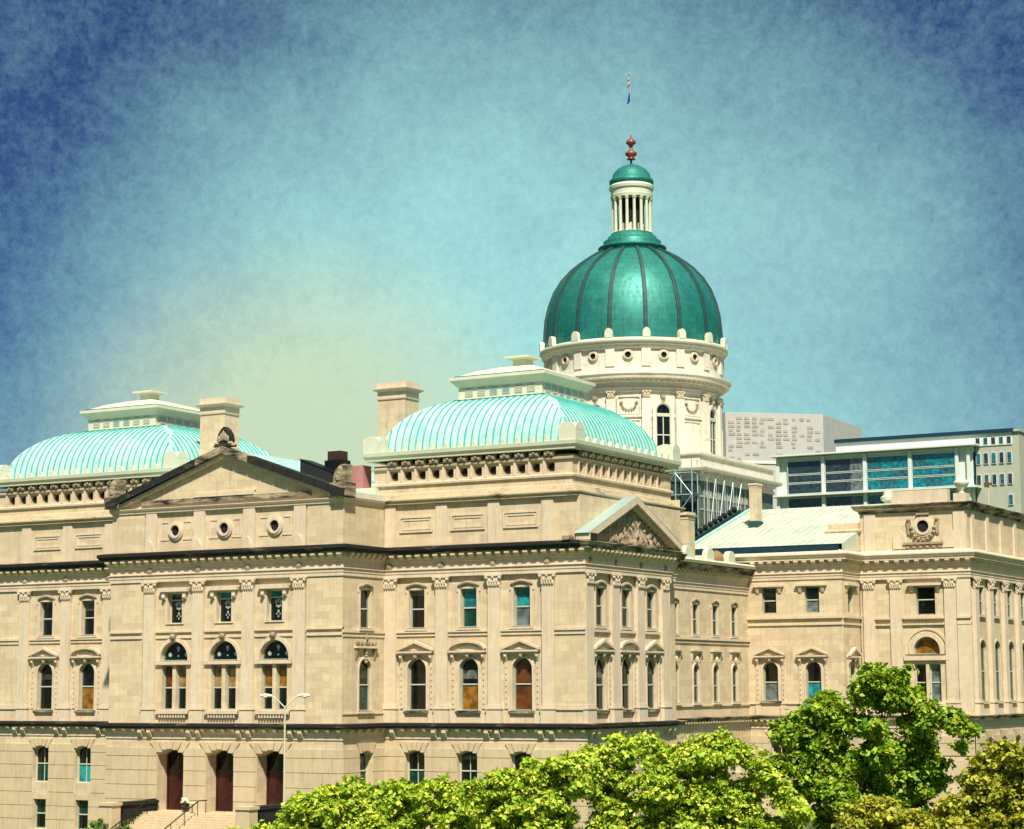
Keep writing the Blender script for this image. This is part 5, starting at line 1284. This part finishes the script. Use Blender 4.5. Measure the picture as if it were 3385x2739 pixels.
for s in (2.2, 8.4, 14.6, 20.8):
    wn_ = MB().ring(FB_, [(s - 1.5, 40), (s + 1.5, 40), (s + 1.5, 65), (s - 1.5, 65)], [(s - 1.3, 40.2), (s + 1.3, 40.2), (s + 1.3, 64.8), (s - 1.3, 64.8)], -.2, .15).build('window', 'facade_pink', BB)
    for k in range(9): MB().box(FB_, s - 1.25, s + 1.25, -.1, .08, 40.3 + k * 2.7, 42.8 + k * 2.7).build('pane', 'glass_dk' if k % 3 else 'glass_sky', wn_)
    MB().box(FB_, s + .75, s + .95, .08, .3, 40, 65.3).build('fin', 'panel_w', wn_)
RB = empty('brick_block', (-120, 150, 0), 'dark red brick block at the far left edge', 'building')
MB().box(Fr(0, 0, 0), -12, 12, -10, 10, 0, 25).build('wall', 'pinkbrick', RB); MB().box(Fr(0, 0, 0), -12.4, 12.4, -10.4, 10.4, 25, 25.6).build('parapet', 'conc', RB)
for r_ in range(5):
    for k in range(6):
        wn_ = MB().ring(Fr(0, -10, 0), [(-10.5 + k * 4, 3 + r_ * 4.5), (-8.7 + k * 4, 3 + r_ * 4.5), (-8.7 + k * 4, 5.4 + r_ * 4.5), (-10.5 + k * 4, 5.4 + r_ * 4.5)], [(-10.4 + k * 4, 3.1 + r_ * 4.5), (-8.8 + k * 4, 3.1 + r_ * 4.5), (-8.8 + k * 4, 5.3 + r_ * 4.5), (-10.4 + k * 4, 5.3 + r_ * 4.5)], 0, .12).build('window', 'conc', RB)
        MB().box(Fr(0, -10, 0), -10.4 + k * 4, -8.8 + k * 4, .002, .05, 3.1 + r_ * 4.5, 5.3 + r_ * 4.5).build('pane', 'glass_dk', wn_)

# ------------------------------------------------------------------ trees
nprng = np.random.default_rng(11)
def leaves(puffs, count, size, up=0.35):
    """many folded leaves scattered in the shells of overlapping puffs; puffs = (centre, radius)"""
    per = 34; nc = max(40, count // per)                 # twigs, each carrying a spray of leaves
    vol = np.array([r ** 2.0 for c, r in puffs]); pick = nprng.choice(len(puffs), nc, p=vol / vol.sum())
    C_ = np.array([tuple(c) for c, r in puffs])[pick]; Rr = np.array([r for c, r in puffs])[pick]
    dc = nprng.normal(size=(nc, 3)); dc /= np.linalg.norm(dc, axis=1)[:, None]
    tw = C_ + dc * (Rr * (0.35 + 0.6 * nprng.random(nc) ** 0.5))[:, None] * np.array([1, 1, .85])
    which = nprng.integers(0, nc, count); d = dc[which]
    sig = size * (0.42 + 0.6 * nprng.random(nc))[which]
    P = tw[which] + nprng.normal(size=(count, 3)) * sig[:, None] * np.array([1, 1, .6])
    nz = nprng.normal(size=(count, 3)) * .6 + d * .55 + np.array([0, 0, up + .25]); nz /= np.linalg.norm(nz, axis=1)[:, None]
    t = np.cross(nz, nprng.normal(size=(count, 3))); t /= np.linalg.norm(t, axis=1)[:, None]
    b = np.cross(nz, t); s = size * (0.42 + 1.15 * nprng.random(count) ** 1.6)[:, None]
    V = np.empty((count, 4, 3)); V[:, 0] = P - t * s * .6; V[:, 1] = P + b * s * .42 + nz * s * .14; V[:, 2] = P + t * s * .6; V[:, 3] = P - b * s * .42 + nz * s * .14
    return V
def tree(name, label, puffs, trunk, mat, count, size, group, up=.35):
    """puffs in world coordinates; trunk = ground point"""
    base = Vector((trunk[0], trunk[1], 0)); T = empty(name, base, label, 'tree' if 'tree' in name else 'shrub', group)
    V = leaves([(Vector(c) - base, r) for c, r in puffs], count, size, up); n = len(V)
    me = bpy.data.meshes.new('crown'); me.vertices.add(n * 4); me.vertices.foreach_set('co', V.reshape(-1))
    idx = np.arange(n * 4).reshape(n, 4); tri = np.concatenate([idx[:, [0, 1, 2]], idx[:, [0, 2, 3]]], 1).reshape(-1)
    me.loops.add(len(tri)); me.loops.foreach_set('vertex_index', tri.astype(np.int32)); me.polygons.add(n * 2)
    me.polygons.foreach_set('loop_start', np.arange(0, n * 6, 3, dtype=np.int32)); me.polygons.foreach_set('loop_total', np.full(n * 2, 3, np.int32))
    me.materials.append(M[mat]); me.update(); me.validate(); link('crown', me, T)
    cz = sum(c[2] for c, r in puffs) / len(puffs); top = Vector((sum(c[0] for c, r in puffs) / len(puffs) - base.x, sum(c[1] for c, r in puffs) / len(puffs) - base.y, cz))
    H = cz; fork = Vector((top.x * .25, top.y * .25, max(.4, min(H * .38, 3.2)))); r0_ = .06 + H * .022
    m = MB(); m.tube((0, 0, -.1), tuple(fork), r0_ * 1.25, r0_, 8); m.build('trunk', 'bark', T)
    big_ = sorted(puffs, key=lambda p: -p[1])[:9]
    for c, r in big_:
        e = Vector(c) - base; midp = fork.lerp(e, .5) + Vector((0, 0, -.12 * (e - fork).length)) ; q = MB()
        q.tube(tuple(fork), tuple(midp), r0_ * .55, r0_ * .35, 6); q.tube(tuple(midp), tuple(e), r0_ * .35, r0_ * .1, 6)
        for k in range(4):
            t2 = e + Vector((rnd.uniform(-1, 1), rnd.uniform(-1, 1), rnd.uniform(-.2, 1))) * r * .8; q.tube(tuple(midp.lerp(e, .5 + .12 * k)), tuple(t2), r0_ * .14, .012, 4)
        q.build('limb', 'bark', T)
    return T
def crown(spec, depth, dj, extra=1, spray=4):
    """(u, v, r) photo-scale puffs at a depth -> world puffs, with more behind and in front so the crown is round"""
    out = []; k = depth / (FPX * 2145 / IMW); vd = Vector((fwd.x, fwd.y, 0)).normalized()
    for u, v, r in spec:
        c = at(u, v, depth) ; out.append((c + vd * rnd.uniform(-.3, .3) * dj, r * k))
        for e in range(extra):
            o = c + vd * rnd.uniform(-1, 1) * dj + Vector((rnd.uniform(-.4, .4), rnd.uniform(-.4, .4), -abs(rnd.gauss(0, .5)))) * r * k
            out.append((o, r * k * rnd.uniform(.6, .9)))
        for e in range(spray):      # small outlying sprays that break the outline
            dd = Vector((rnd.gauss(0, 1), rnd.gauss(0, 1), rnd.gauss(.2, .8))).normalized()
            out.append((c + dd * r * k * rnd.uniform(.75, 1.05), r * k * rnd.uniform(.22, .42)))
    return out
def gpt(u, v, depth): p = at(u, v, depth); return (p.x, p.y)
GRP = 'young trees along the lawn before the building'
T1 = [(612, 1712, 30), (640, 1690, 34), (690, 1668, 30), (735, 1662, 30), (690, 1700, 45), (790, 1668, 34), (840, 1655, 26), (880, 1660, 30), (930, 1650, 26), (770, 1710, 55), (860, 1710, 55), (950, 1700, 50), (640, 1745, 50), (740, 1765, 70), (870, 1770, 75), (560, 1745, 30), (500, 1760, 32), (1000, 1740, 50)]
T2 = [(1000, 1655, 32), (1050, 1640, 30), (1090, 1650, 34), (1120, 1612, 26), (1150, 1625, 32), (1185, 1600, 30), (1060, 1700, 55), (1140, 1690, 55), (1030, 1750, 60), (1140, 1760, 70), (1210, 1640, 34)]
T3 = [(1235, 1592, 28), (1265, 1572, 26), (1310, 1575, 34), (1350, 1560, 26), (1390, 1580, 32), (1430, 1575, 30), (1470, 1565, 28), (1505, 1548, 22), (1525, 1572, 30), (1575, 1590, 30), (1600, 1625, 32), (1640, 1665, 30), (1665, 1700, 26), (1270, 1650, 60), (1370, 1650, 65), (1470, 1650, 65), (1550, 1680, 60), (1300, 1740, 75), (1430, 1750, 85), (1560, 1760, 75), (1640, 1745, 40)]
T4 = [(1835, 1410, 30), (1880, 1422, 32), (1810, 1440, 34), (1860, 1460, 44), (1905, 1462, 34), (1930, 1490, 28), (1735, 1470, 32), (1700, 1490, 28), (1760, 1500, 38), (1670, 1520, 34), (1640, 1530, 26), (1690, 1550, 42), (1745, 1560, 40), (1630, 1600, 24), (1670, 1600, 34), (1920, 1530, 38), (1885, 1580, 40), (1940, 1600, 36), (1950, 1645, 34), (1900, 1650, 46), (1840, 1640, 42), (1700, 1640, 42), (1760, 1650, 50), (1820, 1700, 60), (1910, 1700, 48), (1730, 1700, 42), (1985, 1500, 24), (2005, 1520, 20), (1960, 1510, 16), (2012, 1560, 12), (1815, 1520, 36), (1830, 1575, 36), (1790, 1605, 36), (1850, 1560, 34), (1740, 1610, 36), (1930, 1560, 30)]
T5 = [(1780, 1705, 26), (1820, 1692, 26), (1860, 1700, 30), (1900, 1722, 34), (1790, 1740, 36), (1860, 1750, 44), (1930, 1745, 36)]
T6 = [(2110, 1580, 34), (2080, 1600, 36), (2140, 1600, 40), (2050, 1640, 36), (2110, 1650, 50), (2020, 1690, 36), (2080, 1710, 50), (2150, 1700, 55), (1985, 1725, 30), (2030, 1750, 40), (2120, 1770, 60), (2180, 1640, 50)]
tree('leafy_tree', 'low bright green tree beside the entrance steps, leftmost of the front row', crown(T1, 112, 2.0), gpt(760, 1736, 112), 'leaf', 54000, .22, GRP)
tree('leafy_tree', 'bright green tree under the amber-blind windows, middle of the front row', crown(T2, 108, 1.8), gpt(1090, 1736, 108), 'leaf', 40000, .22, GRP)
tree('leafy_tree', 'broad bright green tree below the small side pediment, next to the tallest tree', crown(T3, 112, 2.4), gpt(1420, 1736, 112), 'leaf', 74000, .22, GRP)
tree('broadleaf_tree', 'tallest tree, dark hearted and lobed, before the right-hand entrance block', crown([(u, v, r * .86) for u, v, r in T4], 118, 2.6, 1, 3), gpt(1800, 1736, 118), 'leaf_dk', 80000, .27, None, .4)
tree('leafy_shrub', 'yellowish leafy shrub at the bottom, under the tallest tree', crown(T5, 95, 1.2), gpt(1850, 1750, 95), 'leaf_yl', 11000, .2, None)
tree('leafy_tree', 'yellow green tree in the lower right corner', crown(T6, 100, 2.0), gpt(2090, 1750, 100), 'leaf_yl', 42000, .22, None)
T7 = [(-20, 1270, 25), (-12, 1330, 28), (-25, 1400, 40), (-16, 1460, 30), (-60, 1350, 60), (-70, 1440, 60)]
tree('leafy_tree', 'dark green tree just showing past the left corner of the building', crown(T7, 205, 2.5), gpt(-45, 1500, 205), 'leaf_far', 9000, .4, None)
T8 = [(215, 1722, 16), (240, 1730, 18), (265, 1735, 16), (200, 1740, 18)]
tree('low_shrub', 'dark bluish low shrub against the basement wall left of the steps', crown(T8, 158, .5), gpt(232, 1745, 158), 'leaf_far', 2500, .16, None)
